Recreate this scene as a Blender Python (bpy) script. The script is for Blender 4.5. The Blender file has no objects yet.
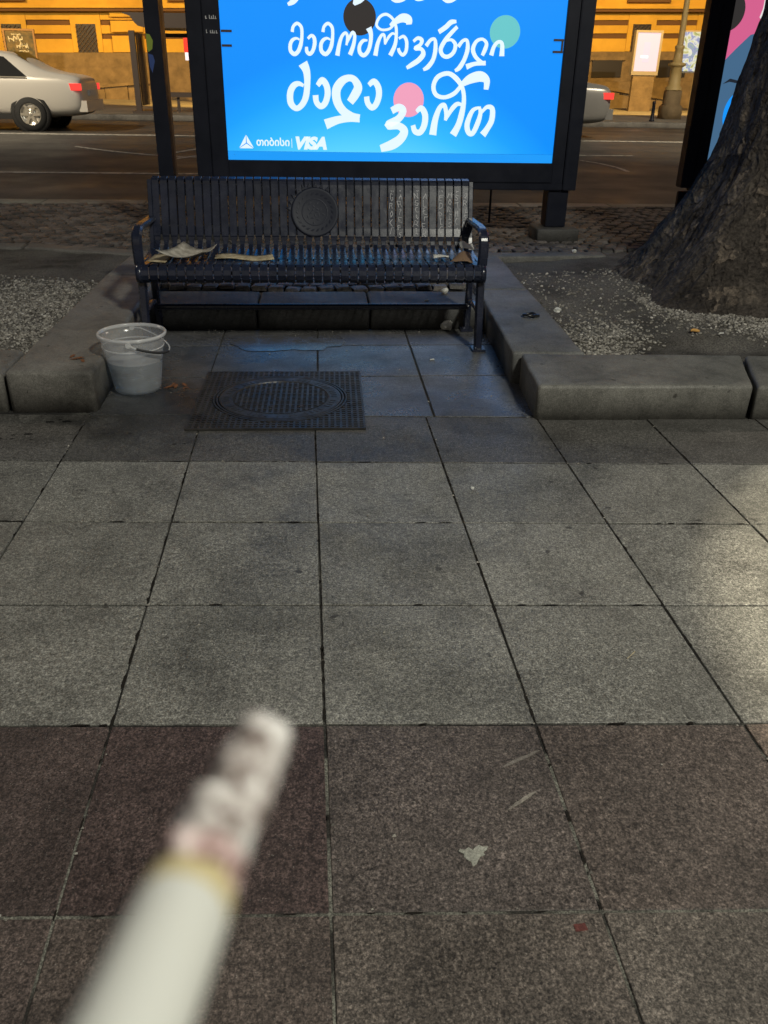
import bpy, bmesh, math, random
from mathutils import Vector, Matrix, noise
random.seed(7)
PI = math.pi
scene = bpy.context.scene
COL = scene.collection

# ------------------------------------------------------------------ camera, world, moon, exposure
cam_d = bpy.data.cameras.new('camera')
cam = bpy.data.objects.new('camera', cam_d)
COL.objects.link(cam)
_r = Vector((.99726, -.07206, .01656)); _u = Vector((.0186, .46131, .88705)); _f = Vector((.07156, .88431, -.46138))
cam.matrix_world = Matrix(((_r.x, _u.x, -_f.x, .0054), (_r.y, _u.y, -_f.y, -3.0163), (_r.z, _u.z, -_f.z, 1.3540), (0, 0, 0, 1)))
cam_d.sensor_fit = 'VERTICAL'; cam_d.sensor_height = 36.0; cam_d.lens = 29.53
cam_d.clip_start = .005; cam_d.clip_end = 400
cam_d.dof.use_dof = True; cam_d.dof.focus_distance = 3.2; cam_d.dof.aperture_fstop = 14.5
scene.camera = cam

world = bpy.data.worlds.new('World'); scene.world = world; world.use_nodes = True
_n = world.node_tree.nodes; _l = world.node_tree.links
_sky = _n.new('ShaderNodeTexSky'); _sky.sky_type = 'NISHITA'; _sky.sun_disc = False
_sky.sun_elevation = math.radians(22); _sky.sun_rotation = math.radians(200)
_n['Background'].inputs['Strength'].default_value = .014
_l.new(_sky.outputs['Color'], _n['Background'].inputs['Color'])
_md = bpy.data.lights.new('moon', 'SUN'); _md.energy = .012; _md.angle = math.radians(.5); _md.color = (1, .93, .82)
_mo = bpy.data.objects.new('moon', _md); COL.objects.link(_mo); _mo.rotation_euler = (math.radians(50), 0, math.radians(160))
scene.view_settings.view_transform = 'Standard'; scene.view_settings.look = 'None'
scene.view_settings.exposure = 0; scene.view_settings.gamma = 1
scene.cycles.use_denoising = True
scene.cycles.max_bounces = 8; scene.cycles.transparent_max_bounces = 16
scene.cycles.sample_clamp_indirect = 4
scene.cycles.caustics_reflective = False; scene.cycles.caustics_refractive = False

# ------------------------------------------------------------------ helpers
class MB:
    def __init__(s): s.v = []; s.f = []; s.smooth = []
    def add(s, vs, fs, sm=False):
        b = len(s.v); s.v += [tuple(v) for v in vs]
        for f in fs: s.f.append([b + i for i in f]); s.smooth.append(sm)
    def box(s, x0, x1, y0, y1, z0, z1, fn=None):
        vs = [(x0,y0,z0),(x1,y0,z0),(x1,y1,z0),(x0,y1,z0),(x0,y0,z1),(x1,y0,z1),(x1,y1,z1),(x0,y1,z1)]
        if fn: vs = [fn(*v) for v in vs]
        s.add(vs, [(3,2,1,0),(4,5,6,7),(0,1,5,4),(1,2,6,5),(2,3,7,6),(3,0,4,7)])
    def tube(s, pts, rad, n=10, cap=True):
        pts = [Vector(p) for p in pts]; rings = []
        up = Vector((0, 0, 1))
        for i, p in enumerate(pts):
            d = (pts[min(i+1, len(pts)-1)] - pts[max(i-1, 0)]).normalized()
            a = d.cross(up)
            if a.length < 1e-3: a = d.cross(Vector((0, 1, 0)))
            a.normalize(); b = a.cross(d)
            r = rad[i] if isinstance(rad, (list, tuple)) else rad
            rings.append([p + a*math.cos(2*PI*k/n)*r + b*math.sin(2*PI*k/n)*r for k in range(n)])
        vs = [v for r in rings for v in r]; fs = []
        for i in range(len(rings)-1):
            for k in range(n):
                fs.append((i*n+k, i*n+(k+1) % n, (i+1)*n+(k+1) % n, (i+1)*n+k))
        s.add(vs, fs, True)
        if cap:
            s.add(rings[0], [tuple(range(n-1, -1, -1))]); s.add(rings[-1], [tuple(range(n))])
    def lathe(s, prof, n=32, c=(0, 0, 0), sm=True, close=False):
        vs = []; fs = []; m = len(prof)
        for r, z in prof:
            for k in range(n):
                a = 2*PI*k/n; vs.append((c[0]+r*math.cos(a), c[1]+r*math.sin(a), c[2]+z))
        for i in range(m if close else m-1):
            j = (i+1) % m
            for k in range(n):
                fs.append((i*n+k, i*n+(k+1) % n, j*n+(k+1) % n, j*n+k))
        s.add(vs, fs, sm)
    def prism(s, poly, fn, d0, d1):
        """poly of (a,b), fn(a,b,d) -> xyz, extruded from d0 to d1"""
        n = len(poly)
        vs = [fn(a, b, d0) for a, b in poly] + [fn(a, b, d1) for a, b in poly]
        s.add(vs, [tuple(range(n-1, -1, -1)), tuple(range(n, 2*n))] + [(i, (i+1) % n, n+(i+1) % n, n+i) for i in range(n)])
    def build(s, name, mat, parent=None, color=None):
        me = bpy.data.meshes.new(name); me.from_pydata(s.v, [], s.f); me.update()
        bm = bmesh.new(); bm.from_mesh(me); bmesh.ops.recalc_face_normals(bm, faces=bm.faces); bm.to_mesh(me); bm.free()
        me.polygons.foreach_set('use_smooth', s.smooth)
        return link(name, me, mat, parent, color)

def link(name, me, mat, parent=None, color=None):
    o = bpy.data.objects.new(name, me); COL.objects.link(o)
    if mat and not me.materials: me.materials.append(mat)
    if parent: o.parent = parent
    if color: o.color = (*color, 1)
    return o
def empty(name, loc=(0, 0, 0), rz=0):
    o = bpy.data.objects.new(name, None); COL.objects.link(o); o.location = loc; o.rotation_euler = (0, 0, rz); o.empty_display_size = .1
    return o
def tag(o, label=None, cat=None, group=None, kind=None):
    if label: o['label'] = label
    if cat: o['category'] = cat
    if group: o['group'] = group
    if kind: o['kind'] = kind
    return o
def local(o, parent):
    """parent an object whose mesh is in world coordinates to an empty that stands elsewhere"""
    bpy.context.view_layer.update()
    o.parent = parent; o.matrix_parent_inverse = parent.matrix_world.inverted()
    return o
def copy_tree(o, parent=None):
    c = o.copy(); COL.objects.link(c); c.parent = parent
    for ch in list(o.children): copy_tree(ch, c)
    return c
def stone(poly, z0, z1, bev=.01, seg=2, jit=0.0, sub=0):
    """bevelled block over a quad -> mesh"""
    bm = bmesh.new()
    lo = [bm.verts.new((x, y, z0)) for x, y in poly]; hi = [bm.verts.new((x, y, z1)) for x, y in poly]
    n = len(poly)
    bm.faces.new(lo[::-1]); bm.faces.new(hi)
    for i in range(n): bm.faces.new((lo[i], lo[(i+1) % n], hi[(i+1) % n], hi[i]))
    bmesh.ops.recalc_face_normals(bm, faces=bm.faces)
    if sub:
        bmesh.ops.subdivide_edges(bm, edges=[e for e in bm.edges if e.calc_length() > .3], cuts=sub, use_grid_fill=True)
        ed = [e for e in bm.edges if len(e.link_faces) == 2 and e.calc_face_angle() > .5 and max(v.co.z for v in e.verts) > z0 + .01]
    else:
        ed = [e for e in bm.edges if max(v.co.z for v in e.verts) > z0 + 1e-4]
    if bev: bmesh.ops.bevel(bm, geom=ed, offset=bev, segments=seg, profile=.5, affect='EDGES', clamp_overlap=True)
    if jit:
        for v in bm.verts:
            if v.co.z > z0 + .004:
                ch = noise.noise(v.co*17+Vector((3, 1, 5)))*.6 + min(0, noise.noise(v.co*9)+.25)*2.2
                v.co.z += jit*.35*ch
                v.co += Vector((noise.noise(v.co*4), noise.noise(v.co*4+Vector((9, 0, 0))), .6*noise.noise(v.co*3+Vector((0, 7, 0)))))*jit
    me = bpy.data.meshes.new('stone'); bm.to_mesh(me); bm.free()
    if seg > 1: me.polygons.foreach_set('use_smooth', [True]*len(me.polygons)); 
    return me
def catmull(pts, k=6):
    out = []
    for i in range(len(pts)-1):
        p0 = pts[max(i-1, 0)]; p1 = pts[i]; p2 = pts[i+1]; p3 = pts[min(i+2, len(pts)-1)]
        for j in range(k):
            t = j/k
            out.append(tuple(.5*((2*b)+(-a+c)*t+(2*a-5*b+4*c-d)*t*t+(-a+3*b-3*c+d)*t**3) for a, b, c, d in zip(p0, p1, p2, p3)))
    out.append(tuple(pts[-1])); return out

# ------------------------------------------------------------------ materials
def mat(name, col=(.5, .5, .5), rough=.6, metal=0, spec=.5, nodes=None):
    m = bpy.data.materials.new(name); m.use_nodes = True
    b = m.node_tree.nodes['Principled BSDF']
    b.inputs['Base Color'].default_value = (*col, 1); b.inputs['Roughness'].default_value = rough
    b.inputs['Metallic'].default_value = metal; b.inputs['Specular IOR Level'].default_value = spec
    if nodes: nodes(m.node_tree, b)
    return m
def pos(nt): return nt.nodes.new('ShaderNodeNewGeometry').outputs['Position']
def tnoise(nt, scale, detail=3, rough=.55, vec=None, dist=0):
    n = nt.nodes.new('ShaderNodeTexNoise'); n.inputs['Scale'].default_value = scale; n.inputs['Detail'].default_value = detail
    n.inputs['Roughness'].default_value = rough; n.inputs['Distortion'].default_value = dist
    nt.links.new(vec or pos(nt), n.inputs['Vector']); return n.outputs['Fac']
def ramp(nt, fac, stops):
    r = nt.nodes.new('ShaderNodeValToRGB'); e = r.color_ramp.elements
    while len(e) < len(stops): e.new(.5)
    for i, (p, c) in enumerate(stops):
        e[i].position = p; e[i].color = (*c, 1) if isinstance(c, (tuple, list)) else (c, c, c, 1)
    nt.links.new(fac, r.inputs['Fac']); return r.outputs['Color']
def mix(nt, a, b, fac=.5, mode='MIX'):
    m = nt.nodes.new('ShaderNodeMix'); m.data_type = 'RGBA'; m.blend_type = mode
    def put(sock, v):
        if isinstance(v, (int, float)): sock.default_value = (v if sock.type == 'VALUE' else (v, v, v, 1))
        elif isinstance(v, tuple): sock.default_value = (*v, 1)
        else: nt.links.new(v, sock)
    put(m.inputs[0], fac); put(m.inputs[6], a); put(m.inputs[7], b); return m.outputs[2]
def bump(nt, b, h, strength=.3, dist=.01, prev=None):
    n = nt.nodes.new('ShaderNodeBump'); n.inputs['Strength'].default_value = strength; n.inputs['Distance'].default_value = dist
    nt.links.new(h, n.inputs['Height'])
    if prev: nt.links.new(prev, n.inputs['Normal'])
    nt.links.new(n.outputs['Normal'], b.inputs['Normal']); return n.outputs['Normal']
def rgh(nt, b, fac, lo, hi):
    m = nt.nodes.new('ShaderNodeMapRange'); m.inputs['To Min'].default_value = lo; m.inputs['To Max'].default_value = hi
    m.inputs['From Min'].default_value = .3; m.inputs['From Max'].default_value = .7
    nt.links.new(fac, m.inputs['Value']); nt.links.new(m.outputs['Result'], b.inputs['Roughness'])
def objcol(nt): return nt.nodes.new('ShaderNodeObjectInfo').outputs['Color']

def granite(nt, b, fine=170, contrast=(.42, 1.6), brush=False, rlo=.35, rhi=.6, bstr=.5, grain=1.0):
    g_ = lambda v: 1+(v-1)*grain
    oi = nt.nodes.new('ShaderNodeObjectInfo'); c = oi.outputs['Color']
    sp = tnoise(nt, fine, 2, .8)
    g = ramp(nt, sp, [(.32, contrast[0]), (.5, .95), (.68, contrast[1])])
    col = mix(nt, c, g, 1, 'MULTIPLY')
    col = mix(nt, col, ramp(nt, tnoise(nt, fine*.36, 3, .7), [(.32, g_(.62)), (.5, 1.0), (.68, g_(1.42))]), 1, 'MULTIPLY')
    vg = nt.nodes.new('ShaderNodeTexVoronoi'); vg.inputs['Scale'].default_value = 330; nt.links.new(pos(nt), vg.inputs['Vector'])
    bw = nt.nodes.new('ShaderNodeRGBToBW'); nt.links.new(vg.outputs['Color'], bw.inputs[0])
    col = mix(nt, col, ramp(nt, bw.outputs[0], [(.2, g_(.62)), (.5, 1.0), (.8, g_(1.42))]), 1, 'MULTIPLY')
    # pale mineral flecks
    v = nt.nodes.new('ShaderNodeTexVoronoi'); v.inputs['Scale'].default_value = 150; nt.links.new(pos(nt), v.inputs['Vector'])
    fl = ramp(nt, v.outputs['Distance'], [(.10, 1.0), (.2, 0.0)])
    fl2 = mix(nt, fl, ramp(nt, tnoise(nt, 60, 2), [(.5, 0.0), (.62, .5)]), 1, 'MULTIPLY')
    col = mix(nt, col, (.42, .40, .36), fl2)
    big = tnoise(nt, 2.3, 5, .6)
    col = mix(nt, col, ramp(nt, big, [(.30, .58), (.5, .96), (.70, 1.16)]), 1, 'MULTIPLY')
    # damp, dirty ground round the bucket and the manhole
    dv = nt.nodes.new('ShaderNodeVectorMath'); dv.operation = 'DISTANCE'; nt.links.new(pos(nt), dv.inputs[0]); dv.inputs[1].default_value = (-.72, .62, 0)
    da = nt.nodes.new('ShaderNodeMath'); da.operation = 'MULTIPLY_ADD'; nt.links.new(tnoise(nt, 4.5, 5, .65), da.inputs[0]); da.inputs[1].default_value = .9; nt.links.new(dv.outputs['Value'], da.inputs[2])
    col = mix(nt, col, ramp(nt, da.outputs[0], [(.62, .42), (.86, .8), (1.0, 1.0)]), 1, 'MULTIPLY')
    # film of walked-in dirt along broad trails
    col = mix(nt, col, ramp(nt, tnoise(nt, 7, 6, .7, dist=.8), [(.36, .74), (.52, 1.0), (.7, 1.08)]), 1, 'MULTIPLY')
    blot = tnoise(nt, 13, 4, .5, dist=.4)
    col = mix(nt, col, (.018, .016, .014), ramp(nt, blot, [(.70, 0.0), (.735, .65)]))
    nt.links.new(col, b.inputs['Base Color'])
    gv = nt.nodes.new('ShaderNodeTexVoronoi'); gv.inputs['Scale'].default_value = 6.5; gv.inputs['Randomness'].default_value = 1; gd = nt.nodes.new('ShaderNodeVectorMath'); gd.operation = 'ADD'; gn = nt.nodes.new('ShaderNodeTexNoise'); gn.inputs['Scale'].default_value = 60; nt.links.new(pos(nt), gn.inputs['Vector']); sc_ = nt.nodes.new('ShaderNodeVectorMath'); sc_.operation = 'SCALE'; sc_.inputs['Scale'].default_value = .03; nt.links.new(gn.outputs['Color'], sc_.inputs[0]); nt.links.new(pos(nt), gd.inputs[0]); nt.links.new(sc_.outputs[0], gd.inputs[1]); nt.links.new(gd.outputs[0], gv.inputs['Vector'])
    gum = mix(nt, ramp(nt, gv.outputs['Distance'], [(.055, 1.0), (.085, 0.0)]), ramp(nt, gv.outputs['Color'], [(.36, 0.0), (.42, .8)]), 1, 'MULTIPLY')
    col = mix(nt, col, (.03, .028, .025), gum)
    nt.links.new(col, b.inputs['Base Color'])
    rgh(nt, b, tnoise(nt, 3.1, 4), rlo, rhi)
    h = tnoise(nt, fine*.9, 3, .7)
    if brush:
        mp = nt.nodes.new('ShaderNodeMapping'); mp.inputs['Scale'].default_value = (1, .12, 1); nt.links.new(pos(nt), mp.inputs['Vector'])
        st = tnoise(nt, 130, 3, .6, vec=mp.outputs['Vector'])
        col2 = mix(nt, col, ramp(nt, st, [(.35, .86), (.65, 1.14)]), 1, 'MULTIPLY'); nt.links.new(col2, b.inputs['Base Color'])
        bump(nt, b, st, .25, .003, bump(nt, b, h, bstr, .003))
    else:
        bump(nt, b, h, bstr, .004)
M = {}
M['slab'] = mat('grey_granite', spec=.4, nodes=lambda nt, b: granite(nt, b))
M['slab_red'] = mat('red_granite', spec=.4, nodes=lambda nt, b: granite(nt, b, 150, (.3, 1.8), True, .4, .65))
M['slab_wet'] = mat('damp_granite', spec=.5, nodes=lambda nt, b: granite(nt, b, 170, (.45, 1.5), False, .13, .52, .3))
M['kerb'] = mat('kerb_stone', spec=.35, nodes=lambda nt, b: granite(nt, b, 210, (.75, 1.25), False, .5, .75, .35, .4))
def _sand(nt, b):
    f = tnoise(nt, 4, 4); c = ramp(nt, f, [(.45, (.010, .009, .008)), (.64, (.055, .053, .045))])
    c = mix(nt, c, ramp(nt, tnoise(nt, 220, 2), [(.4, .5), (.62, 1.9)]), 1, 'MULTIPLY')
    nt.links.new(c, b.inputs['Base Color']); bump(nt, b, tnoise(nt, 200, 2), .6, .006)
M['bed'] = mat('joint_sand', rough=.95, nodes=_sand)
def _soil(nt, b):
    f = tnoise(nt, 2.2, 6, .6); c = ramp(nt, f, [(.30, (.03, .027, .023)), (.48, (.095, .087, .076)), (.68, (.14, .13, .113))])
    c = mix(nt, c, ramp(nt, tnoise(nt, 120, 3, .7), [(.35, .45), (.65, 1.7)]), 1, 'MULTIPLY')
    nt.links.new(c, b.inputs['Base Color']); bump(nt, b, tnoise(nt, 60, 5, .7), .8, .02)
M['soil'] = mat('dry_soil', rough=.95, spec=.2, nodes=_soil)
def _peb(nt, b):
    g = nt.nodes.new('ShaderNodeNewGeometry')
    c = ramp(nt, g.outputs['Random Per Island'], [(0, (.09, .083, .073)), (.5, (.22, .205, .18)), (.92, (.33, .31, .27)), (1, (.52, .49, .44))])
    nt.links.new(c, b.inputs['Base Color'])
M['pebble'] = mat('gravel', rough=.85, spec=.3, nodes=_peb)
def _sett(nt, b):
    g = nt.nodes.new('ShaderNodeNewGeometry'); oi = nt.nodes.new('ShaderNodeObjectInfo')
    ad = nt.nodes.new('ShaderNodeMath'); ad.operation = 'ADD'; nt.links.new(g.outputs['Random Per Island'], ad.inputs[0]); nt.links.new(oi.outputs['Random'], ad.inputs[1])
    fr = nt.nodes.new('ShaderNodeMath'); fr.operation = 'FRACT'; nt.links.new(ad.outputs[0], fr.inputs[0])
    c = ramp(nt, fr.outputs[0], [(0, (.05, .045, .042)), (.5, (.095, .085, .078)), (1, (.15, .13, .118))])
    c = mix(nt, c, ramp(nt, tnoise(nt, 90, 3, .7), [(.35, .6), (.65, 1.4)]), 1, 'MULTIPLY')
    c = mix(nt, c, ramp(nt, tnoise(nt, 1.4, 4), [(.35, .65), (.6, 1.1)]), 1, 'MULTIPLY')
    nt.links.new(c, b.inputs['Base Color']); bump(nt, b, tnoise(nt, 70, 4, .6), .6, .01)
M['sett'] = mat('basalt_sett', rough=.55, nodes=_sett)
def _asph(nt, b):
    c = ramp(nt, tnoise(nt, .45, 5, .6), [(.3, (.038, .035, .032)), (.7, (.068, .063, .057))])
    mp = nt.nodes.new('ShaderNodeMapping'); mp.inputs['Scale'].default_value = (.05, 1.2, 1); nt.links.new(pos(nt), mp.inputs['Vector'])
    c = mix(nt, c, ramp(nt, tnoise(nt, 1.6, 3, .5, vec=mp.outputs['Vector']), [(.35, .72), (.65, 1.25)]), 1, 'MULTIPLY')
    c = mix(nt, c, ramp(nt, tnoise(nt, 60, 3, .8), [(.35, .6), (.65, 1.45)]), 1, 'MULTIPLY')
    nt.links.new(c, b.inputs['Base Color']); rgh(nt, b, tnoise(nt, 1.1, 4), .42, .7); bump(nt, b, tnoise(nt, 90, 3), .4, .008)
M['asphalt'] = mat('asphalt', nodes=_asph)
def _paintline(nt, b):
    c = ramp(nt, tnoise(nt, 14, 5, .7), [(.36, (.1, .095, .085)), (.52, (.5, .48, .43))]); nt.links.new(c, b.inputs['Base Color'])
M['roadpaint'] = mat('worn_road_paint', rough=.7, nodes=_paintline)
def _steel(nt, b):
    c = ramp(nt, tnoise(nt, 9, 5, .6), [(.35, (.009, .012, .024)), (.7, (.018, .022, .042))]); nt.links.new(c, b.inputs['Base Color'])
    rgh(nt, b, tnoise(nt, 17, 4, .6), .2, .34); bump(nt, b, tnoise(nt, 160, 2), .08, .002)
M['bench'] = mat('bench_paint', spec=.5, nodes=_steel)
def _frame(nt, b):
    c = ramp(nt, tnoise(nt, 5, 5, .65), [(.35, (.005, .007, .015)), (.7, (.011, .013, .024))]); nt.links.new(c, b.inputs['Base Color'])
    rgh(nt, b, tnoise(nt, 9, 4, .6), .38, .6)
M['benchrough'] = mat('dull_bench_paint', (.014, .017, .03), .55, spec=.3)
M['frame'] = mat('frame_paint', spec=.22, nodes=_frame)
M['brownsteel'] = mat('brown_steel', (.06, .04, .03), .5)
def _iron(nt, b):
    c = ramp(nt, tnoise(nt, 12, 5, .65), [(.3, (.018, .017, .017)), (.7, (.062, .058, .054))]); nt.links.new(c, b.inputs['Base Color'])
    rgh(nt, b, tnoise(nt, 20, 4), .3, .55); bump(nt, b, tnoise(nt, 150, 3), .3, .003)
M['iron'] = mat('cast_iron', metal=.25, nodes=_iron)
def _bark(nt, b):
    v = nt.nodes.new('ShaderNodeTexVoronoi'); v.inputs['Scale'].default_value = 17
    mp = nt.nodes.new('ShaderNodeMapping'); mp.inputs['Scale'].default_value = (1, 1, .62)
    dn = nt.nodes.new('ShaderNodeTexNoise'); dn.inputs['Scale'].default_value = 5; dn.inputs['Detail'].default_value = 5; nt.links.new(pos(nt), dn.inputs['Vector'])
    vm = nt.nodes.new('ShaderNodeVectorMath'); vm.operation = 'MULTIPLY_ADD'; nt.links.new(dn.outputs['Color'], vm.inputs[0]); vm.inputs[1].default_value = (.35, .35, .35); nt.links.new(pos(nt), vm.inputs[2])
    nt.links.new(vm.outputs[0], mp.inputs['Vector']); nt.links.new(mp.outputs['Vector'], v.inputs['Vector'])
    c = ramp(nt, tnoise(nt, 3, 6, .65), [(.32, (.024, .02, .018)), (.5, (.06, .051, .044)), (.7, (.10, .085, .071))])
    patch = mix(nt, ramp(nt, v.outputs['Color'], [(.62, 0.0), (.7, 1.0)]), ramp(nt, tnoise(nt, 7, 4, .6), [(.47, 0.0), (.55, .9)]), 1, 'MULTIPLY')
    c = mix(nt, c, (.15, .122, .097), patch)
    c = mix(nt, c, ramp(nt, tnoise(nt, 55, 4, .7), [(.3, .5), (.65, 1.45)]), 1, 'MULTIPLY')
    nt.links.new(c, b.inputs['Base Color'])
    h = tnoise(nt, 22, 6, .65); n1 = bump(nt, b, h, 1.0, .035); bump(nt, b, v.outputs['Distance'], .9, .04, n1)
M['irondark'] = mat('dark_recess', (.012, .011, .010), .7)  # recess darkness put into the colour of manhole plate and lid
M['bark'] = mat('plane_bark', rough=.9, spec=.2, nodes=_bark)
M['leaf'] = mat('leaf', (.05, .085, .02), .6)
M['paper'] = mat('dirty_paper', (.42, .40, .35), .85, nodes=lambda nt, b: nt.links.new(ramp(nt, tnoise(nt, 25, 4), [(.35, (.22, .2, .165)), (.6, (.45, .42, .36))]), b.inputs['Base Color']))
M['card'] = mat('cardboard', (.3, .24, .16), .9, nodes=lambda nt, b: nt.links.new(ramp(nt, tnoise(nt, 30, 4), [(.35, (.25, .2, .12)), (.6, (.42, .36, .24))]), b.inputs['Base Color']))
M['brownpaper'] = mat('brown_paper', (.16, .10, .06), .85)
M['tissue'] = mat('tissue', (.6, .6, .56), .9)
M['deadleaf'] = mat('dead_leaf', (.16, .06, .02), .8)
M['blackplastic'] = mat('black_plastic', (.012, .012, .013), .3)
M['yellowbit'] = mat('yellow_filter', (.55, .3, .08), .8)
def emis(name, col, st=1.0, rough=.25):
    m = mat(name, tuple(min(.8, c*.3) for c in col), rough); b = m.node_tree.nodes['Principled BSDF']
    b.inputs['Emission Color'].default_value = (*col, 1); b.inputs['Emission Strength'].default_value = st; return m

# ------------------------------------------------------------------ ground, road, far pavement
def roadz(y): return .25*min(1, max(0, (y-6.9)/8.1))
m = MB(); ys = [6.66, 6.9, 8, 9, 10, 11, 12, 13, 14, 15, 18, 20.6]
vs = [(x, y, roadz(y)) for y in ys for x in (-70, 70)]
m.add(vs, [(2*i, 2*i+1, 2*i+3, 2*i+2) for i in range(len(ys)-1)])
tag(m.build('road', M['asphalt']), kind='structure')
m = MB(); m.add([(-150, -120, -.16), (150, -120, -.16), (150, 200, -.16), (-150, 200, -.16)], [(0, 1, 2, 3)])
tag(m.build('ground', M['soil']), kind='structure')

def marking(name, pts, w, parent=None):
    """painted line or pale streak on the road following its camber"""
    mm = MB(); L = []
    P = [Vector(p) for p in pts]; Q = []
    for a, b in zip(P[:-1], P[1:]):
        k = max(1, int((b-a).length/.5))
        Q += [a.lerp(b, i/k) for i in range(k)]
    Q.append(P[-1])
    for i, p in enumerate(Q):
        d = (Q[min(i+1, len(Q)-1)]-Q[max(i-1, 0)]).normalized(); n = Vector((-d.y, d.x))
        ww = w*(.85+.3*random.random())
        for s in (-1, 1):
            q = p+n*s*ww/2; L.append((q.x, q.y, roadz(q.y)+.005))
    mm.add(L, [(2*i, 2*i+1, 2*i+3, 2*i+2) for i in range(len(Q)-1)])
    o = mm.build(name, M['roadpaint']); return tag(o, kind='structure')
marking('lane_line', [(-60, 14.8), (60, 15.15)], .22)
marking('lane_line', [(-60, 9.35), (-1.0, 9.7)], .10)
marking('lane_line', [(3.2, 12.4), (5.5, 12.5)], .10)
marking('pale_streak', catmull([(-4.1, 12.9), (-3.4, 12.3), (-2.5, 11.75), (-1.75, 11.55)], 4), .08)  # this and the next curves: pale streaks laid on the road
marking('pale_streak', catmull([(-2.35, 12.15), (-1.95, 12.9), (-1.7, 13.4)], 4), .09)
marking('pale_streak', catmull([(-2.3, 11.2), (-1.9, 11.8), (-1.55, 12.1)], 4), .09)
marking('pale_streak', catmull([(4.35, 11.75), (4.55, 11.4), (4.7, 10.9), (4.72, 10.4)], 4), .07)

def farkerb():
    me = stone([(-70, 20.6), (70, 20.6), (70, 20.9), (-70, 20.9)], .1, .375, .02, 2)
    return tag(link('far_kerb', me, M['kerb'], color=(.16, .15, .135)), kind='structure')
farkerb()
M['farpave'] = mat('far_paving', (.22, .20, .17), .8, nodes=lambda nt, b: nt.links.new(ramp(nt, tnoise(nt, 1.2, 5, .6), [(.3, (.15, .135, .115)), (.7, (.26, .24, .2))]), b.inputs['Base Color']))
m = MB(); m.box(-70, 70, 20.9, 40, .0, .37); tag(m.build('far_pavement', M['farpave']), kind='structure')

# ------------------------------------------------------------------ slab pavement (near)
def grid(i, j):   # measured paving grid: columns i, rows j
    return (-.0204+.4963*i-.00635*j, .0151-.0240*i+.5028*j)
m = MB(); m.add([(-12, -14, -.006), (14, -14, -.006), (14, .75, -.006), (-12, .75, -.006)], [(0, 1, 2, 3)])
m.add([(-1.2, .75, -.0061), (1.2, .75, -.0061), (1.2, 2.1, -.0061), (-1.2, 2.1, -.0061)], [(0, 1, 2, 3)])
pavement = tag(m.build('pavement', M['bed']), kind='structure')
def _palesand(nt, b):
    c = ramp(nt, tnoise(nt, 7, 4), [(.40, (.02, .018, .015)), (.50, (.10, .098, .082)), (.65, (.16, .155, .13))])
    c = mix(nt, c, ramp(nt, tnoise(nt, 240, 2), [(.4, .5), (.62, 1.6)]), 1, 'MULTIPLY'); nt.links.new(c, b.inputs['Base Color'])
M['palesand'] = mat('pale_joint_sand', rough=.95, nodes=_palesand)
m = MB(); m.add([(-12, -14, -.0035), (14, -14, -.0035), (14, -1.95, -.0035), (-12, -1.30, -.0035)], [(0, 1, 2, 3)]); m.build('joint_sand', M['palesand'], pavement)
GREY = (.185, .180, .160)
def slab(poly, material, c, gap=.0032, tilt=.0015):
    cx = sum(p[0] for p in poly)/4; cy = sum(p[1] for p in poly)/4
    q = []
    for x, y in poly:
        dx, dy = x-cx, y-cy; L = math.hypot(dx, dy)
        q.append((x-math.copysign(gap, dx)+random.uniform(-.001, .001), y-math.copysign(gap*1.25, dy)+random.uniform(-.001, .001)))
    me = stone(q, -.03, 0, .0016, 1)
    o = link('paving_slab', me, M[material], pavement, c)
    o.rotation_euler = (0, 0, 0); o.location = (0, 0, random.uniform(-tilt, tilt*.6))
    return o
SLAB = {}
for j in range(-14, 1):
    for i in range(-9, 11):
        if j < -10 and (i < -5 or i > 6): continue
        p = [grid(i, j), grid(i+1, j), grid(i+1, j+1), grid(i, j+1)]
        v = random.uniform(.86, 1.1)
        if j <= -4:
            red = random.random()
            base = [(.078, .056, .050), (.085, .062, .055), (.09, .077, .069), (.10, .08, .069)][int(red*4)]
            mt = 'slab_red'
            if j == -4:
                base = {-2: (.068, .050, .045), -1: (.062, .043, .039), 0: (.086, .071, .063), 1: (.092, .074, .064), 2: (.11, .085, .07)}.get(i, base)
            if j == -5:
                base = {-2: (.075, .057, .050), -1: (.080, .063, .054), 0: (.098, .082, .070), 1: (.104, .089, .076)}.get(i, base)
            v = 1
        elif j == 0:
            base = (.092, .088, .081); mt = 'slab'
        else:
            base = GREY; mt = 'slab'
        SLAB[i, j] = slab(p, mt, tuple(c*v for c in base))
# damp slabs in the alcove under the bench
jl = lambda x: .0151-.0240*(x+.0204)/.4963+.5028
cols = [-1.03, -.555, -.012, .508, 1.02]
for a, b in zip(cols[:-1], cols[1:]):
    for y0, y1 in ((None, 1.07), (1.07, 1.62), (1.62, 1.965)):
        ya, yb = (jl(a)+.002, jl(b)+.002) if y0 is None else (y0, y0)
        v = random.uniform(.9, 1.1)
        slab([(a, ya), (b, yb), (b, y1), (a, y1)], 'slab_wet', (.088*v, .088*v, .088*v), .0045)

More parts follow.
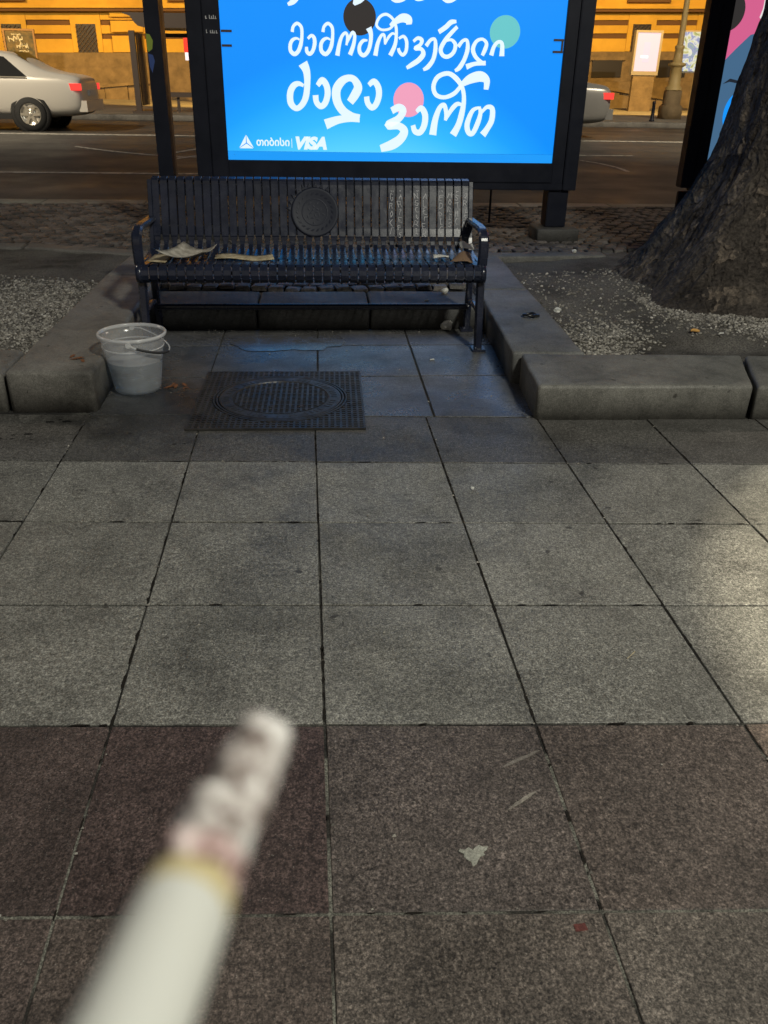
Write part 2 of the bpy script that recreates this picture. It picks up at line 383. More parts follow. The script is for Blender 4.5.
# dirt packed along the joints
dirt = MB()
for k in range(420):
    i, j = random.randint(-4, 5), random.randint(-4, 0); t = random.random(); a, b = grid(i, j)
    if random.random() < .72: c = (a-.00635*t, b+.5028*t); ex, ey = random.uniform(.0028, .0055), random.uniform(.008, .035)
    else: c = (a+.4963*t, b-.024*t); ex, ey = random.uniform(.008, .03), random.uniform(.002, .0045)
    if j < -3: ex *= .6 if ex < .007 else .8; ey *= .55
    n = 10; dirt.add([(c[0]+ex*math.cos(2*PI*q/n)*random.uniform(.6, 1.2), c[1]+ey*math.sin(2*PI*q/n)*random.uniform(.6, 1.2), .0008+.00001*(k % 9)) for q in range(n)], [tuple(range(n))])
M['dirt'] = mat('packed_dirt', (.016, .014, .012), .95, spec=.1)
tag(dirt.build('joint_dirt', M['dirt'], pavement), kind='stuff')
# pale stains trodden into two red slabs, a red chip
def stain(parent, pts, c, name='stain'):
    mm = MB(); n = len(pts); mm.add([(x, y, .0012) for x, y in pts], [tuple(range(n))])
    o = mm.build(name, M['kerb'], parent, c); return o
def smear(x0, y0, x1, y1, w):
    P = []
    dx, dy = x1-x0, y1-y0; L = math.hypot(dx, dy); nx, ny = -dy/L, dx/L
    for t in [k/9 for k in range(10)]: P.append((x0+dx*t+nx*w*math.sin(PI*t)**.5*random.uniform(.5, 1.1), y0+dy*t+ny*w*math.sin(PI*t)**.5*random.uniform(.5, 1.1)))
    for t in [1-k/9 for k in range(1, 9)]: P.append((x0+dx*t-nx*w*math.sin(PI*t)*random.uniform(.4, 1), y0+dy*t-ny*w*math.sin(PI*t)*random.uniform(.4, 1)))
    return P
stain(SLAB[0, -4], smear(.385, -1.655, .485, -1.605, .007), (.19, .17, .15))
stain(SLAB[0, -4], smear(.375, -1.775, .45, -1.725, .006), (.22, .20, .17))
stain(SLAB[0, -4], [(.258, -1.872), (.262, -1.866), (.271, -1.869), (.279, -1.863), (.287, -1.871), (.292, -1.864), (.301, -1.859), (.308, -1.864), (.318, -1.863), (.314, -1.872), (.306, -1.878), (.309, -1.884), (.299, -1.887), (.294, -1.894), (.288, -1.905), (.280, -1.909), (.279, -1.899), (.272, -1.893), (.266, -1.886), (.268, -1.879)], (.27, .27, .23))
stain(SLAB[0, -5], [(.44, -2.045), (.462, -2.043), (.464, -2.058), (.441, -2.06)], (.10, .03, .025))

for x, y, s in ((-1.17, .48, .020), (-1.10, .485, .024), (-1.13, .505, .010), (-1.22, .345, .020), (-1.28, .335, .011), (-1.32, .30, .012), (-1.27, .295, .010), (-1.19, .28, .008), (-.80, .335, .008), (-.60, .21, .012), (-.56, .215, .008)):
    stain(SLAB[-3 if x < -1 else -2, 0], [(x+s*math.cos(a)*random.uniform(.7, 1.2), y+.45*s*math.sin(a)*random.uniform(.7, 1.2)) for a in [2*PI*k/12 for k in range(12)]], (.006, .006, .006))
# ------------------------------------------------------------------ kerbs round the two planting beds and the step behind the bench
def kerb_set(name):
    mm = MB(); mm.box(-.01, .01, -.01, .01, -.05, -.03); return tag(empty(name), kind='structure')
KC = (.165, .160, .144)
kR = kerb_set('right_kerb')
def kstone(par, poly, z0, z1, c=KC, bev=.016, jit=.005, sub=9):
    return link('kerb_stone', stone(poly, z0, z1, bev, 3, jit, sub), M['kerb'], par, c)
kstone(kR, [(.952, .445), (1.915, .418), (2.075, .885), (.985, .925)], -.03, .158)
kstone(kR, [(1.935, .418), (3.4, .38), (3.4, .84), (2.095, .885)], -.03, .155)
kstone(kR, [(3.42, .38), (5.4, .33), (5.4, .79), (3.42, .84)], -.03, .155)
kstone(kR, [(5.42, .33), (7.4, .28), (7.4, .74), (5.42, .79)], -.03, .155)
kstone(kR, [(.945, .940), (1.305, .935), (1.33, 2.30), (1.01, 2.30)], -.03, .160, (.142, .142, .138))
kstone(kR, [(1.01, 2.315), (1.33, 2.315), (1.36, 3.42), (1.03, 3.42)], -.03, .158, (.142, .142, .138))
kstone(kR, [(1.03, 3.435), (2.22, 3.50), (2.22, 3.66), (1.03, 3.60)], -.03, .150, (.14, .138, .13), .015)
kstone(kR, [(2.25, 3.55), (7.4, 3.62), (7.4, 3.78), (2.25, 3.71)], -.03, .132, (.14, .138, .13), .015)
kL = kerb_set('left_kerb')
kstone(kL, [(-1.372, .612), (-.992, .600), (-1.03, 2.60), (-1.372, 2.61)], -.03, .182, (.165, .156, .140), .020, .0035)
kstone(kL, [(-1.372, 2.622), (-1.03, 2.612), (-1.05, 3.34), (-1.345, 3.42)], -.03, .180, (.165, .158, .145), .02)
kstone(kL, [(-3.4, .72), (-1.388, .618), (-1.40, 1.0), (-3.4, 1.12)], -.03, .170, (.155, .147, .132), .022)
kstone(kL, [(-6.4, .86), (-3.42, .72), (-3.42, 1.12), (-6.4, 1.26)], -.03, .170, (.13, .124, .112), .022)
kstone(kL, [(-2.25, 3.80), (-1.05, 3.42), (-1.05, 3.60), (-2.25, 3.98)], -.03, .142, (.15, .142, .128), .015)
kstone(kL, [(-6.4, 3.86), (-2.27, 3.80), (-2.27, 3.98), (-6.4, 4.04)], -.03, .142, (.15, .142, .128), .015)
kB = kerb_set('step_kerb')
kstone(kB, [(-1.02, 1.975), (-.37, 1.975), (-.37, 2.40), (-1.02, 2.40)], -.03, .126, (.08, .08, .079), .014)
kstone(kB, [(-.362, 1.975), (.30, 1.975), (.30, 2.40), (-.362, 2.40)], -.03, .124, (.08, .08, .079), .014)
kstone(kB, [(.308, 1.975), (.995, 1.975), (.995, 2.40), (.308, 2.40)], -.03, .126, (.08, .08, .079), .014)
kN = kerb_set('road_kerb')
x = -30.0
while x < 30:
    L = random.choice((.9, 1.0, 1.05))
    kstone(kN, [(x, 6.36), (x+L-.012, 6.36), (x+L-.012, 6.66), (x, 6.66)], -.1, .128+random.uniform(-.004, .004), (.25*random.uniform(.9, 1.1), .235, .20), .015, .002, 1)
    x += L

# ------------------------------------------------------------------ soil in the beds
def soil(name, x0, x1, y0, y1, z, amp, seed, bowl=None):
    mm = MB(); nx = int((x1-x0)/.06); ny = int((y1-y0)/.06); vs = []
    for j in range(ny+1):
        for i in range(nx+1):
            px = x0+(x1-x0)*i/nx; py = y0+(y1-y0)*j/ny
            h = noise.noise(Vector((px*1.1, py*1.1, seed)))*amp+noise.noise(Vector((px*4, py*4, seed)))*amp*.4+noise.noise(Vector((px*13, py*13, seed)))*amp*.32
            if bowl: h += bowl(px, py)
            vs.append((px, py, z+h))
    mm.add(vs, [(j*(nx+1)+i, j*(nx+1)+i+1, (j+1)*(nx+1)+i+1, (j+1)*(nx+1)+i) for j in range(ny) for i in range(nx)], True)
    return tag(mm.build(name, M['soil']), kind='structure')
def bowlR(x, y):
    d = math.hypot((x-1.75)/.55, (y-1.15)/.22); b = -.045*max(0, 1-d*d)
    r = math.hypot(x-3.15, y-2.5); return b+.05*max(0, min(1, (1.7-r)/.6))
soil('right_bed_soil', 1.0, 7.4, .62, 3.7, .112, .022, 3, bowlR)
soil('left_bed_soil', -6.4, -1.2, .9, 3.9, .125, .02, 8)
def soilz(x, y):
    if x > 0:
        z, a, s = .112, .022, 3
    else: z, a, s = .125, .02, 8
    h = noise.noise(Vector((x*1.1, y*1.1, s)))*a+noise.noise(Vector((x*4, y*4, s)))*a*.4
    return z+h+(bowlR(x, y) if x > 0 else 0)

ICO = None
def pebbles(name, spots, smin, smax, label=None, keep=None):
    global ICO
    if ICO is None:
        bm = bmesh.new(); bmesh.ops.create_icosphere(bm, subdivisions=1, radius=1)
        ICO = ([v.co.copy() for v in bm.verts], [[v.index for v in f.verts] for f in bm.faces]); bm.free()
    mm = MB()
    for (x, y) in spots:
        s = random.uniform(smin, smax); e = Matrix.Rotation(random.uniform(0, 6.28), 3, 'Z') @ Matrix.Rotation(random.uniform(-.5, .5), 3, 'X')
        sc = Vector((random.uniform(.7, 1.5), random.uniform(.6, 1.1), random.uniform(.55, .95)))*s
        c = Vector((x, y, soilz(x, y)+s*.25)); k = [random.uniform(.8, 1.15) for _ in ICO[0]]
        mm.add([c+e @ Vector((v.x*sc.x, v.y*sc.y, v.z*sc.z))*q for v, q in zip(ICO[0], k)], ICO[1])
    return tag(mm.build(name, M['pebble']), label, 'gravel', kind='stuff')
def scatter(n, x0, x1, y0, y1, dens):
    out = []
    while len(out) < n:
        x, y = random.uniform(x0, x1), random.uniform(y0, y1)
        if random.random() < dens(x, y): out.append((x, y))
    return out
dL = lambda x, y: max(0, min(1, 1.35*(1-((y-1.75)/1.15)**2)+.7*noise.noise(Vector((x*2, y*2, 1)))))*(1 if x < -1.385 else 0)*(1 if y > 1.06-.06*(x+1.4) else 0)
pebbles('gravel', scatter(14000, -3.0, -1.38, 1.03, 3.0, dL), .004, .0095, 'pale loose gravel filling the left planting bed')
def dR(x, y):
    r = math.hypot(x-3.23, y-2.5)
    if r < 1.10 or y < .93: return 0
    a = 1.1*math.exp(-((x-1.55)/.2)**2-((y-1.25)/.35)**2)      # heap by the kerb corner
    b = 1.3*math.exp(-((r-1.28)/.16)**2)*(1 if y < 2.1 else .05)*(1 if x > 1.95 else .2)   # ring round the trunk
    c = .06
    w = -.9*math.exp(-((x-1.85)/.3)**2-((y-1.1)/.14)**2)
    return max(0, min(1, a+b+c+w+.25*noise.noise(Vector((x*5, y*5, 2)))*(a+b)))
pebbles('gravel', scatter(6800, 1.34, 3.4, .93, 3.0, dR), .004, .010, 'pale loose gravel strewn round the foot of the tree')

# ------------------------------------------------------------------ cobbled strip
m = MB(); m.add([(-30, 3.55, .10), (30, 3.55, .10), (30, 6.37, .10), (-30, 6.37, .10)], [(0, 1, 2, 3)])
m.add([(-1.1, 2.38, .10), (1.1, 2.38, .10), (1.1, 3.55, .10), (-1.1, 3.55, .10)], [(0, 1, 2, 3)])
cob = tag(m.build('cobbled_strip', M['bed']), kind='structure')
def sett_shape(w, d, k):
    b = .013; z0, z1, z2 = -.03, -.008, 0
    def ring(s, z): return [(-w/2+s+random.uniform(-k, k), -d/2+s+random.uniform(-k, k), z), (w/2-s+random.uniform(-k, k), -d/2+s+random.uniform(-k, k), z), (w/2-s+random.uniform(-k, k), d/2-s+random.uniform(-k, k), z), (-w/2+s+random.uniform(-k, k), d/2-s+random.uniform(-k, k), z)]
    v = ring(0, z0)+ring(0, z1)+ring(b, z2)
    f = [(8, 9, 10, 11)]+[(a+i, a+(i+1) % 4, a+4+(i+1) % 4, a+4+i) for a in (0, 4) for i in range(4)]
    return v, f
shapes = []
for k in range(10):
    v, f = sett_shape(.094, .092, .006)
    me = bpy.data.meshes.new('sett'); me.from_pydata(v, [], f); me.update(); me.materials.append(M['sett']); shapes.append((v, f, me))
spots = []
def arc_y(x, row): return row*.104+.11*abs(math.sin(x*PI/1.5))   # segmental arcs
for row in range(-12, 42):
    nx = 0
    x = -16.0+(row % 2)*.05
    while x < 16:
        y = 2.45+arc_y(x, row)
        dy = (2.45+arc_y(x+.01, row)-y)/.01
        inside = (3.62 <= y <= 6.31) or (abs(x) < .98 and 2.46 <= y < 3.62)
        if y < 4.04 and x < -1.08 and y < 3.62-(x+1.05)*.32+.42 and x > -2.3: inside = inside and y > 3.65-(x+1.05)*.317
        if x <= -2.25 and y < 4.1: inside = False
        if x > 1.0 and y < 3.72+(.12 if x > 2.2 else 0): inside = False
        if inside: spots.append((x, y, math.atan(dy)*.8+random.uniform(-.08, .08)))
        x += .107
def rank(s):
    x, y, a = s
    hid = abs(x+.02) < 1.15 and y < 5.2
    vis = abs(x) < 1.0+.42*(y+1.0)
    return (0 if vis and not hid else 1, y)
spots.sort(key=rank)
rest = MB()
for n, (x, y, a) in enumerate(spots):
    v, f, me = random.choice(shapes); z = .135+random.uniform(-.009, .009); tx, ty = random.uniform(-.05, .05), random.uniform(-.05, .05)
    if n < 300:
        o = link('sett', me, None, cob); o.location = (x, y, z); o.rotation_euler = (tx, ty, a)
    else:
        R = Matrix.Rotation(a, 3, 'Z') @ Matrix.Rotation(tx, 3, 'X')
        rest.add([Vector((x, y, z))+R @ Vector(q) for q in v], f)
tag(rest.build('setts', M['sett'], cob), kind='stuff')

# ------------------------------------------------------------------ bench
def make_bench():
    root = tag(empty('park_bench', (-.025, 1.75, 0)), 'dark blue black steel slat bench with round back emblem and scratched lettering', 'bench')
    N_S = 38; pitch = 1.80/N_S; w = pitch-.0072
    prof = []
    for a in (200, 150, 100, 60, 25, 0): prof.append((2.098+.018*math.cos(math.radians(a)) - .018, .802+.018*math.sin(math.radians(a))))
    prof = [(2.118, .798), (2.119, .816), (2.110, .8265), (2.078, .8195), (2.0725, .812), (2.070, .796), (2.035, .68), (2.0, .57), (1.985, .53)]
    cx, cz, r = 1.925, .525, .062
    for a in (0, -20, -42, -64, -84): prof.append((cx+r*math.cos(math.radians(a)), cz+r*math.sin(math.radians(a))))
    prof += [(1.82, .452), (1.70, .446), (1.60, .450)]
    for a in (95, 120, 150, 180, 210, 240, 275, 310): prof.append((1.542+.043*math.cos(math.radians(a)), .411+.043*math.sin(math.radians(a))))
    t = .0055
    nrm = []
    for i in range(len(prof)):
        a = prof[max(0, i-1)]; b = prof[min(len(prof)-1, i+1)]
        dy, dz = b[0]-a[0], b[1]-a[1]; L = math.hypot(dy, dz); nrm.append((dz/L, -dy/L))
    mm = MB(); n = len(prof)
    e = .0018
    rows = []
    for s, ins in ((-1, 0), (-1, e), (1, e), (1, 0)):
        pass
    vs = []
    for i, (p, q) in enumerate(zip(prof, nrm)):
        o = (p[0]+q[0]*t, p[1]+q[1]*t)
        y0, z0 = p[0]-1.75, p[1]; y1, z1 = o[0]-1.75, o[1]
        hw = w/2*(1-.42*math.exp(-((p[1]-.485)/.030)**2)*(1 if p[0] > 1.86 else 0))
        vs += [(-hw, y0, z0), (hw, y0, z0), (hw, y1, z1), (-hw, y1, z1)]
    fs = [(4*i+k, 4*i+(k+1) % 4, 4*(i+1)+(k+1) % 4, 4*(i+1)+k) for i in range(n-1) for k in range(4)]+[(0, 1, 2, 3), (4*n-1, 4*n-2, 4*n-3, 4*n-4)]
    mm.add(vs, fs)
    first = mm.build('slat', M['bench'], root)
    bmm = bmesh.new(); bmm.from_mesh(first.data)
    bmesh.ops.bevel(bmm, geom=[ed for ed in bmm.edges if abs(ed.verts[0].co.x-ed.verts[1].co.x) < 8e-3 and abs(ed.verts[0].co.z-ed.verts[1].co.z)+abs(ed.verts[0].co.y-ed.verts[1].co.y) > 1e-3 and ed.calc_length() > .012 and len(ed.link_faces) == 2 and ed.calc_face_angle() > 1.2], offset=.0015, segments=1, affect='EDGES')
    bmm.to_mesh(first.data); bmm.free(); first.data.polygons.foreach_set('use_smooth', [False]*len(first.data.polygons))
    slats = []
    for k in range(N_S):
        o = first if k == 0 else link('slat', first.data, None, root)
        o.location.x = -.9+pitch*(k+.5); o.location.y = random.uniform(-.0012, .0012); o.rotation_euler.x = random.uniform(-.002, .002); slats.append(o)
    # cross bars behind the slats and under the seat
    def xbar(name, y, z, sy, sz, x0=-.91, x1=.91, ang=0):
        mm = MB(); mm.box(x0, x1, -sy, sy, -sz, sz); o = mm.build(name, M['bench'], root); o.location = (0, y-1.75, z); o.rotation_euler.x = ang; return o
    xbar('back_rail', 2.078, .765, .006, .030, ang=-.31)
    xbar('back_rail', 2.012, .555, .006, .022, ang=-.31)
    xbar('seat_rail', 1.80, .437, .02, .006); xbar('seat_rail', 1.64, .434, .02, .006)
    mm = MB(); mm.tube([(-.88, 0, 0), (.88, 0, 0)], .017, 12); o = mm.build('stretcher', M['bench'], root); o.location = (0, .0, .185)
    # end frames
    for s in (-1, 1):
        X = s*.905
        def bar(name, pts, wx, th):
            """flat bar along a (y,z) path, wx wide in x"""
            pts = catmull(pts, 5); mm = MB(); vs = []
            for i, p in enumerate(pts):
                a = pts[max(0, i-1)]; b = pts[min(len(pts)-1, i+1)]; dy, dz = b[0]-a[0], b[1]-a[1]; L = math.hypot(dy, dz) or 1
                ny, nz = -dz/L*th/2, dy/L*th/2; bv = wx*.18
                vs += [(X-wx/2+bv, p[0]+ny-1.75, p[1]+nz), (X+wx/2-bv, p[0]+ny-1.75, p[1]+nz), (X+wx/2, p[0]+ny*.4-1.75, p[1]+nz*.4), (X+wx/2, p[0]-ny*.4-1.75, p[1]-nz*.4), (X+wx/2-bv, p[0]-ny-1.75, p[1]-nz), (X-wx/2+bv, p[0]-ny-1.75, p[1]-nz), (X-wx/2, p[0]-ny*.4-1.75, p[1]-nz*.4), (X-wx/2, p[0]+ny*.4-1.75, p[1]+nz*.4)]
            k = len(pts)
            mm.add(vs, [(8*i+q, 8*i+(q+1) % 8, 8*(i+1)+(q+1) % 8, 8*(i+1)+q) for i in range(k-1) for q in range(8)]+[tuple(range(7, -1, -1)), tuple(range(8*k-8, 8*k))])
            return mm.build(name, M['bench'], root)
        bar('back_upright', [(2.082, .812), (2.04, .67), (1.995, .52), (1.95, .43), (1.90, .30)], .03, .05)
        bar('armrest', [(2.02, .618), (1.86, .622), (1.70, .628), (1.60, .622), (1.552, .59), (1.545, .53), (1.556, .455)], .052, .03)
        bar('seat_side', [(1.955, .452), (1.80, .44), (1.66, .44), (1.58, .437)], .03, .034)
        mm = MB(); mm.lathe([(0, -.018), (.047, -.016), (.05, 0), (.047, .016), (0, .018)], 20); o = mm.build('roll_cap', M['bench'], root); o.location = (X, 1.542-1.75, .411); o.rotation_euler.y = PI/2
        fl = bar('leg', [(1.575, .40), (1.562, .28), (1.54, .14), (1.525, .012)], .044, .05)
        rl = bar('leg', [(1.90, .42), (1.90, .28), (1.915, .14), (1.93, .012)], .04, .05)
        for (yy, l) in ((1.515, fl), (1.93, rl)):
            mm = MB(); mm.box(X-.036, X+.036, yy-.042-1.75, yy+.042-1.75, .001, .014); mm.lathe([(0, .026), (.009, .026), (.009, .012)], 8, (X-s*.018, yy-.028-1.75, 0)); f = mm.build('foot_plate', M['bench'], l)
        bar('brace', [(1.54, .17), (1.65, .20), (1.80, .20), (1.92, .17)], .022, .03)
    # emblem: disc, rim, wreath
    mm = MB(); mm.lathe([(0, 0), (.128, 0), (.134, .002), (.134, .005), (.126, .0075), (.118, .005), (0, .005)], 40)
    em = mm.build('emblem', M['benchrough'], root); em.location = (.012, 2.022-1.75, .656); em.rotation_euler = (PI/2-.30, 0, 0)
    em.location.y -= .0035
    mm = MB()
    mm.lathe([(.066, .0045), (.071, .0075), (.076, .0045)], 36)
    for k in range(22):
        a = 2*PI*k/22; c = Vector((.098*math.cos(a), .098*math.sin(a), .0055)); tdir = Vector((-math.sin(a+.5), math.cos(a+.5), 0)); n2 = Vector((tdir.y, -tdir.x, 0))
        mm.add([c-tdir*.014, c+n2*.006+Vector((0, 0, .004)), c+tdir*.014, c-n2*.006], [(0, 1, 2, 3)], True)
    mm.build('wreath', M['benchrough'], em)
    mm = MB()
    for k in range(16):
        a = 2.4*k; q = .012+.0028*k; c = Vector((q*math.cos(a), q*math.sin(a)*1.1, .005)); u = Vector((math.cos(a*1.7), math.sin(a*1.7), 0)); v2 = Vector((-u.y, u.x, 0))
        mm.add([c-u*.015, c-v2*.006, c+u*.015, c+v2*.006, c+Vector((0, 0, .0022))], [(0, 1, 4), (1, 2, 4), (2, 3, 4), (3, 0, 4)], True)
    mm.build('crest', M['benchrough'], em)
    mm = MB()
    for k in range(9):                                    # rays fanning over the upper left rim
        a = math.radians(60+k*14); d = Vector((math.cos(a), math.sin(a), 0)); n2 = Vector((-d.y, d.x, 0))
        c0 = d*.136; c1 = d*.168
        mm.add([c0-n2*.012+Vector((0, 0, .002)), c0+n2*.012+Vector((0, 0, .002)), c1+Vector((0, 0, .001)), (c0+c1)/2+Vector((0, 0, .004))], [(0, 1, 3), (1, 2, 3), (2, 0, 3)])
    mm.build('ray_ornament', M['benchrough'], em)
    return root, slats, pitch
bench, slats, pitch = make_bench()
# scratched letters, one word down a slat
GL = {'H': [[(0, 0), (.0, 1)], [(.8, 0), (.8, 1)], [(0, .5), (.8, .5)]], 'G': [[(.8, .9), (.3, 1), (0, .5), (.3, 0), (.8, .1), (.8, .5), (.5, .5)]], 'R': [[(0, 0), (0, 1), (.7, .9), (.6, .5), (0, .5)], [(.3, .5), (.8, 0)]],
      'O': [[(.4, 1), (0, .5), (.4, 0), (.8, .5), (.4, 1)]], 'K': [[(0, 0), (0, 1)], [(.8, 1), (0, .45), (.8, 0)]], 'T': [[(.4, 0), (.4, 1)], [(0, 1), (.9, 1)]], 'V': [[(0, 1), (.4, 0), (.8, 1)]], 'A': [[(0, 0), (.4, 1), (.8, 0)], [(.15, .4), (.65, .4)]],
      'E': [[(.8, 1), (0, 1), (0, 0), (.8, 0)], [(0, .5), (.6, .5)]], 'P': [[(0, 0), (0, 1), (.7, .9), (.6, .5), (0, .5)]], 'S': [[(.8, .9), (.2, 1), (.1, .6), (.7, .4), (.6, 0), (0, .1)]], 'U': [[(0, 1), (0, .2), (.4, 0), (.8, .2), (.8, 1)]],
      'C': [[(.8, .9), (.3, 1), (0, .5), (.3, 0), (.8, .1)]], 'L': [[(0, 1), (0, 0), (.7, 0)]], 'I': [[(.4, 0), (.4, 1)], [(.1, 1), (.7, 1)], [(.1, 0), (.7, 0)]], 'D': [[(0, 0), (0, 1), (.6, .8), (.7, .3), (0, 0)]], 'M': [[(0, 0), (.1, 1), (.4, .4), (.7, 1), (.8, 0)]], 'N': [[(0, 0), (0, 1), (.8, 0), (.8, 1)]], 'Z': [[(0, 1), (.8, 1), (0, 0), (.8, 0)]]}
M['scratch'] = mat('scratched_white', (.55, .55, .57), .7)
def back_point(z):   # front face of the back rest at height z
    t = (z-.57)/(.80-.57); return 2.0+t*.074
def word(k, txt, ztop, h, dx=0):
    mm = MB(); z = ztop
    for ch in txt:
        if ch != ' ':
            for st in GL[ch]:
                wd = random.uniform(.017, .026); sl = random.uniform(-.008, .010); ox = random.uniform(-.004, .004); hh = h*random.uniform(.62, .84)
                P = [((x-.4)*wd+dx+ox+sl*(y-.5)+random.uniform(-.0022, .0022), z-h*.84+y*hh+random.uniform(-.003, .003)) for x, y in st]
                for (xa, za), (xb, zb) in zip(P[:-1], P[1:]):
                    d = Vector((xb-xa, zb-za)); L = d.length or 1; n2 = Vector((-d.y, d.x))/L*random.uniform(.0007, .0015)
                    q = [(xa+n2.x, za+n2.y), (xb+n2.x, zb+n2.y), (xb-n2.x, zb-n2.y), (xa-n2.x, za-n2.y)]
                    mm.add([(x, back_point(zz)-1.75-.0080, zz) for x, zz in q], [(0, 1, 2, 3)])
        z -= h
    mm.build('scratched_lettering', M['scratch'], slats[k])
for k, txt, zt, h in ((28, 'HGROKT', .80, .044), (29, 'VARTEPS', .80, .040), (31, 'UNSCORI', .80, .037), (32, 'VALETER', .805, .040), (34, 'NEDDIC', .80, .042), (36, 'DSTMCA', .80, .042), (37, 'HORISN', .805, .038)): word(k, txt, zt, h)
word(35, 'THORIS', .805, .038, .004)

# ------------------------------------------------------------------ manhole cover in its grating
def make_manhole():
    c = (-.186, .738)
    root = tag(empty('manhole', (c[0], c[1], .002), -.015), 'rectangular cast iron manhole plate with ribbed grid and round lid', 'manhole cover')
    hx, hy, R0 = .385, .388, .315
    mm = MB(); mm.box(-hx, hx, -hy, hy, -.004, .0012); mm.build('plate', M['irondark'], root)
    mm = MB()
    def rib(a0, a1, b, axis, wd=.0045, z=.0085):
        if a1-a0 < .01: return
        if axis == 0: mm.box(a0, a1, b-wd, b+wd, .001, z)
        else: mm.box(b-wd, b+wd, a0, a1, .0009, z-.0005)
    n = 30
    for k in range(n+1):
        for ax, A, B in ((0, hx, hy), (1, hy, hx)):
            b = -B+.005+(2*B-.01)*k/n; s = math.sqrt(max(0, R0*R0-b*b))
            if s > 0: rib(-A, -s, b, ax); rib(s, A, b, ax)
            else: rib(-A, A, b, ax)
    mm.build('grid_ribs', M['iron'], root)
    mm = MB()
    for r in (.312, .297): mm.lathe([(r, .001), (r, .010), (r-.008, .010), (r-.008, .001)], 48, sm=False)
    mm.build('seat_ring', M['iron'], root)
    lid = MB(); lid.lathe([(0, .001), (.283, .001), (.283, .0095), (.276, .0105), (.225, .0105), (.222, .005), (0, .005)], 48, sm=False)
    lo = lid.build('lid', M['iron'], root)
    mm = MB(); mm.lathe([(0, .0054), (.221, .0054)], 40); mm.build('lid_recess', M['irondark'], lo)
    mm = MB()
    for k in range(17):
        x = -.2+.025*k; s = math.sqrt(max(0, .215**2-x*x))
        mm.box(x-.005, x+.005, -s, s, .004, .0105)
    for k in range(9):
        y = -.2+.05*k; s = math.sqrt(max(0, .213**2-y*y)); mm.box(-s, s, y-.003, y+.003, .0038, .0085)
    mm.build('lid_ribs', M['iron'], lo)
    for x, y in ((-.06, .12), (.07, .12), (-.04, -.13), (.10, -.13)):
        mm = MB(); mm.lathe([(.0, .0112), (.011, .0112), (.011, .0045)], 12, (x, y, 0)); mm.build('lifting_hole', M['blackplastic'], lo)
    mm = MB()
    for a0 in range(0, 360, 30):
        for da in (0, 6, 12, 18):
            a = math.radians(a0+da); d = Vector((math.cos(a), math.sin(a), 0)); t2 = Vector((-d.y, d.x, 0)); cc = d*.25
            mm.box(-.004, .004, -.013, .013, .010, .0125, lambda x, y, z: tuple(cc+t2*x+d*y+Vector((0, 0, z))))
    tag(mm.build('raised_lettering', M['iron'], lo), kind='stuff')
make_manhole()

# ------------------------------------------------------------------ bucket of water
def plastic():
    m = bpy.data.materials.new('clear_plastic'); m.use_nodes = True; nt = m.node_tree; nt.nodes.clear()
    out = nt.nodes.new('ShaderNodeOutputMaterial'); tr = nt.nodes.new('ShaderNodeBsdfTransparent'); tr.inputs[0].default_value = (.97, .98, .985, 1)
    df = nt.nodes.new('ShaderNodeBsdfDiffuse'); df.inputs[0].default_value = (1, 1, 1, 1); tl = nt.nodes.new('ShaderNodeBsdfTranslucent'); tl.inputs[0].default_value = (1, 1, 1, 1)
    gl = nt.nodes.new('ShaderNodeBsdfGlossy'); gl.inputs['Roughness'].default_value = .18
    a = nt.nodes.new('ShaderNodeMixShader'); a.inputs[0].default_value = .45; nt.links.new(df.outputs[0], a.inputs[1]); nt.links.new(tl.outputs[0], a.inputs[2])
    b = nt.nodes.new('ShaderNodeMixShader'); b.inputs[0].default_value = .165; nt.links.new(tr.outputs[0], b.inputs[1]); nt.links.new(a.outputs[0], b.inputs[2])
    fr = nt.nodes.new('ShaderNodeLayerWeight'); fc = ramp(nt, fr.outputs['Facing'], [(0.0, .03), (.7, .07), (1.0, .45)])
    c = nt.nodes.new('ShaderNodeMixShader'); nt.links.new(fc, c.inputs[0]); nt.links.new(b.outputs[0], c.inputs[1]); nt.links.new(gl.outputs[0], c.inputs[2])
    nt.links.new(c.outputs[0], out.inputs[0]); return m, b
M['plastic'], _ = plastic()
M['rim'], _b = plastic(); _b.inputs[0].default_value = .5
def watermat():
    m = bpy.data.materials.new('water'); m.use_nodes = True; nt = m.node_tree; nt.nodes.clear()
    out = nt.nodes.new('ShaderNodeOutputMaterial'); tr = nt.nodes.new('ShaderNodeBsdfTransparent'); tr.inputs[0].default_value = (.84, .90, .95, 1)
    df = nt.nodes.new('ShaderNodeBsdfDiffuse'); df.inputs[0].default_value = (.42, .42, .41, 1); gl = nt.nodes.new('ShaderNodeBsdfGlossy'); gl.inputs['Roughness'].default_value = .03
    b = nt.nodes.new('ShaderNodeMixShader'); b.inputs[0].default_value = .035; nt.links.new(tr.outputs[0], b.inputs[1]); nt.links.new(df.outputs[0], b.inputs[2])
    fr = nt.nodes.new('ShaderNodeLayerWeight'); fc = ramp(nt, fr.outputs['Facing'], [(0.0, .02), (.7, .06), (1.0, .6)])
    c = nt.nodes.new('ShaderNodeMixShader'); nt.links.new(fc, c.inputs[0]); nt.links.new(b.outputs[0], c.inputs[1]); nt.links.new(gl.outputs[0], c.inputs[2])
    nt.links.new(c.outputs[0], out.inputs[0]); return m
M['water'] = watermat(); M['watertop'], _b = plastic(); _b.inputs[0].default_value = .34; M['grip'] = mat('dark_grip', (.02, .02, .022), .65)
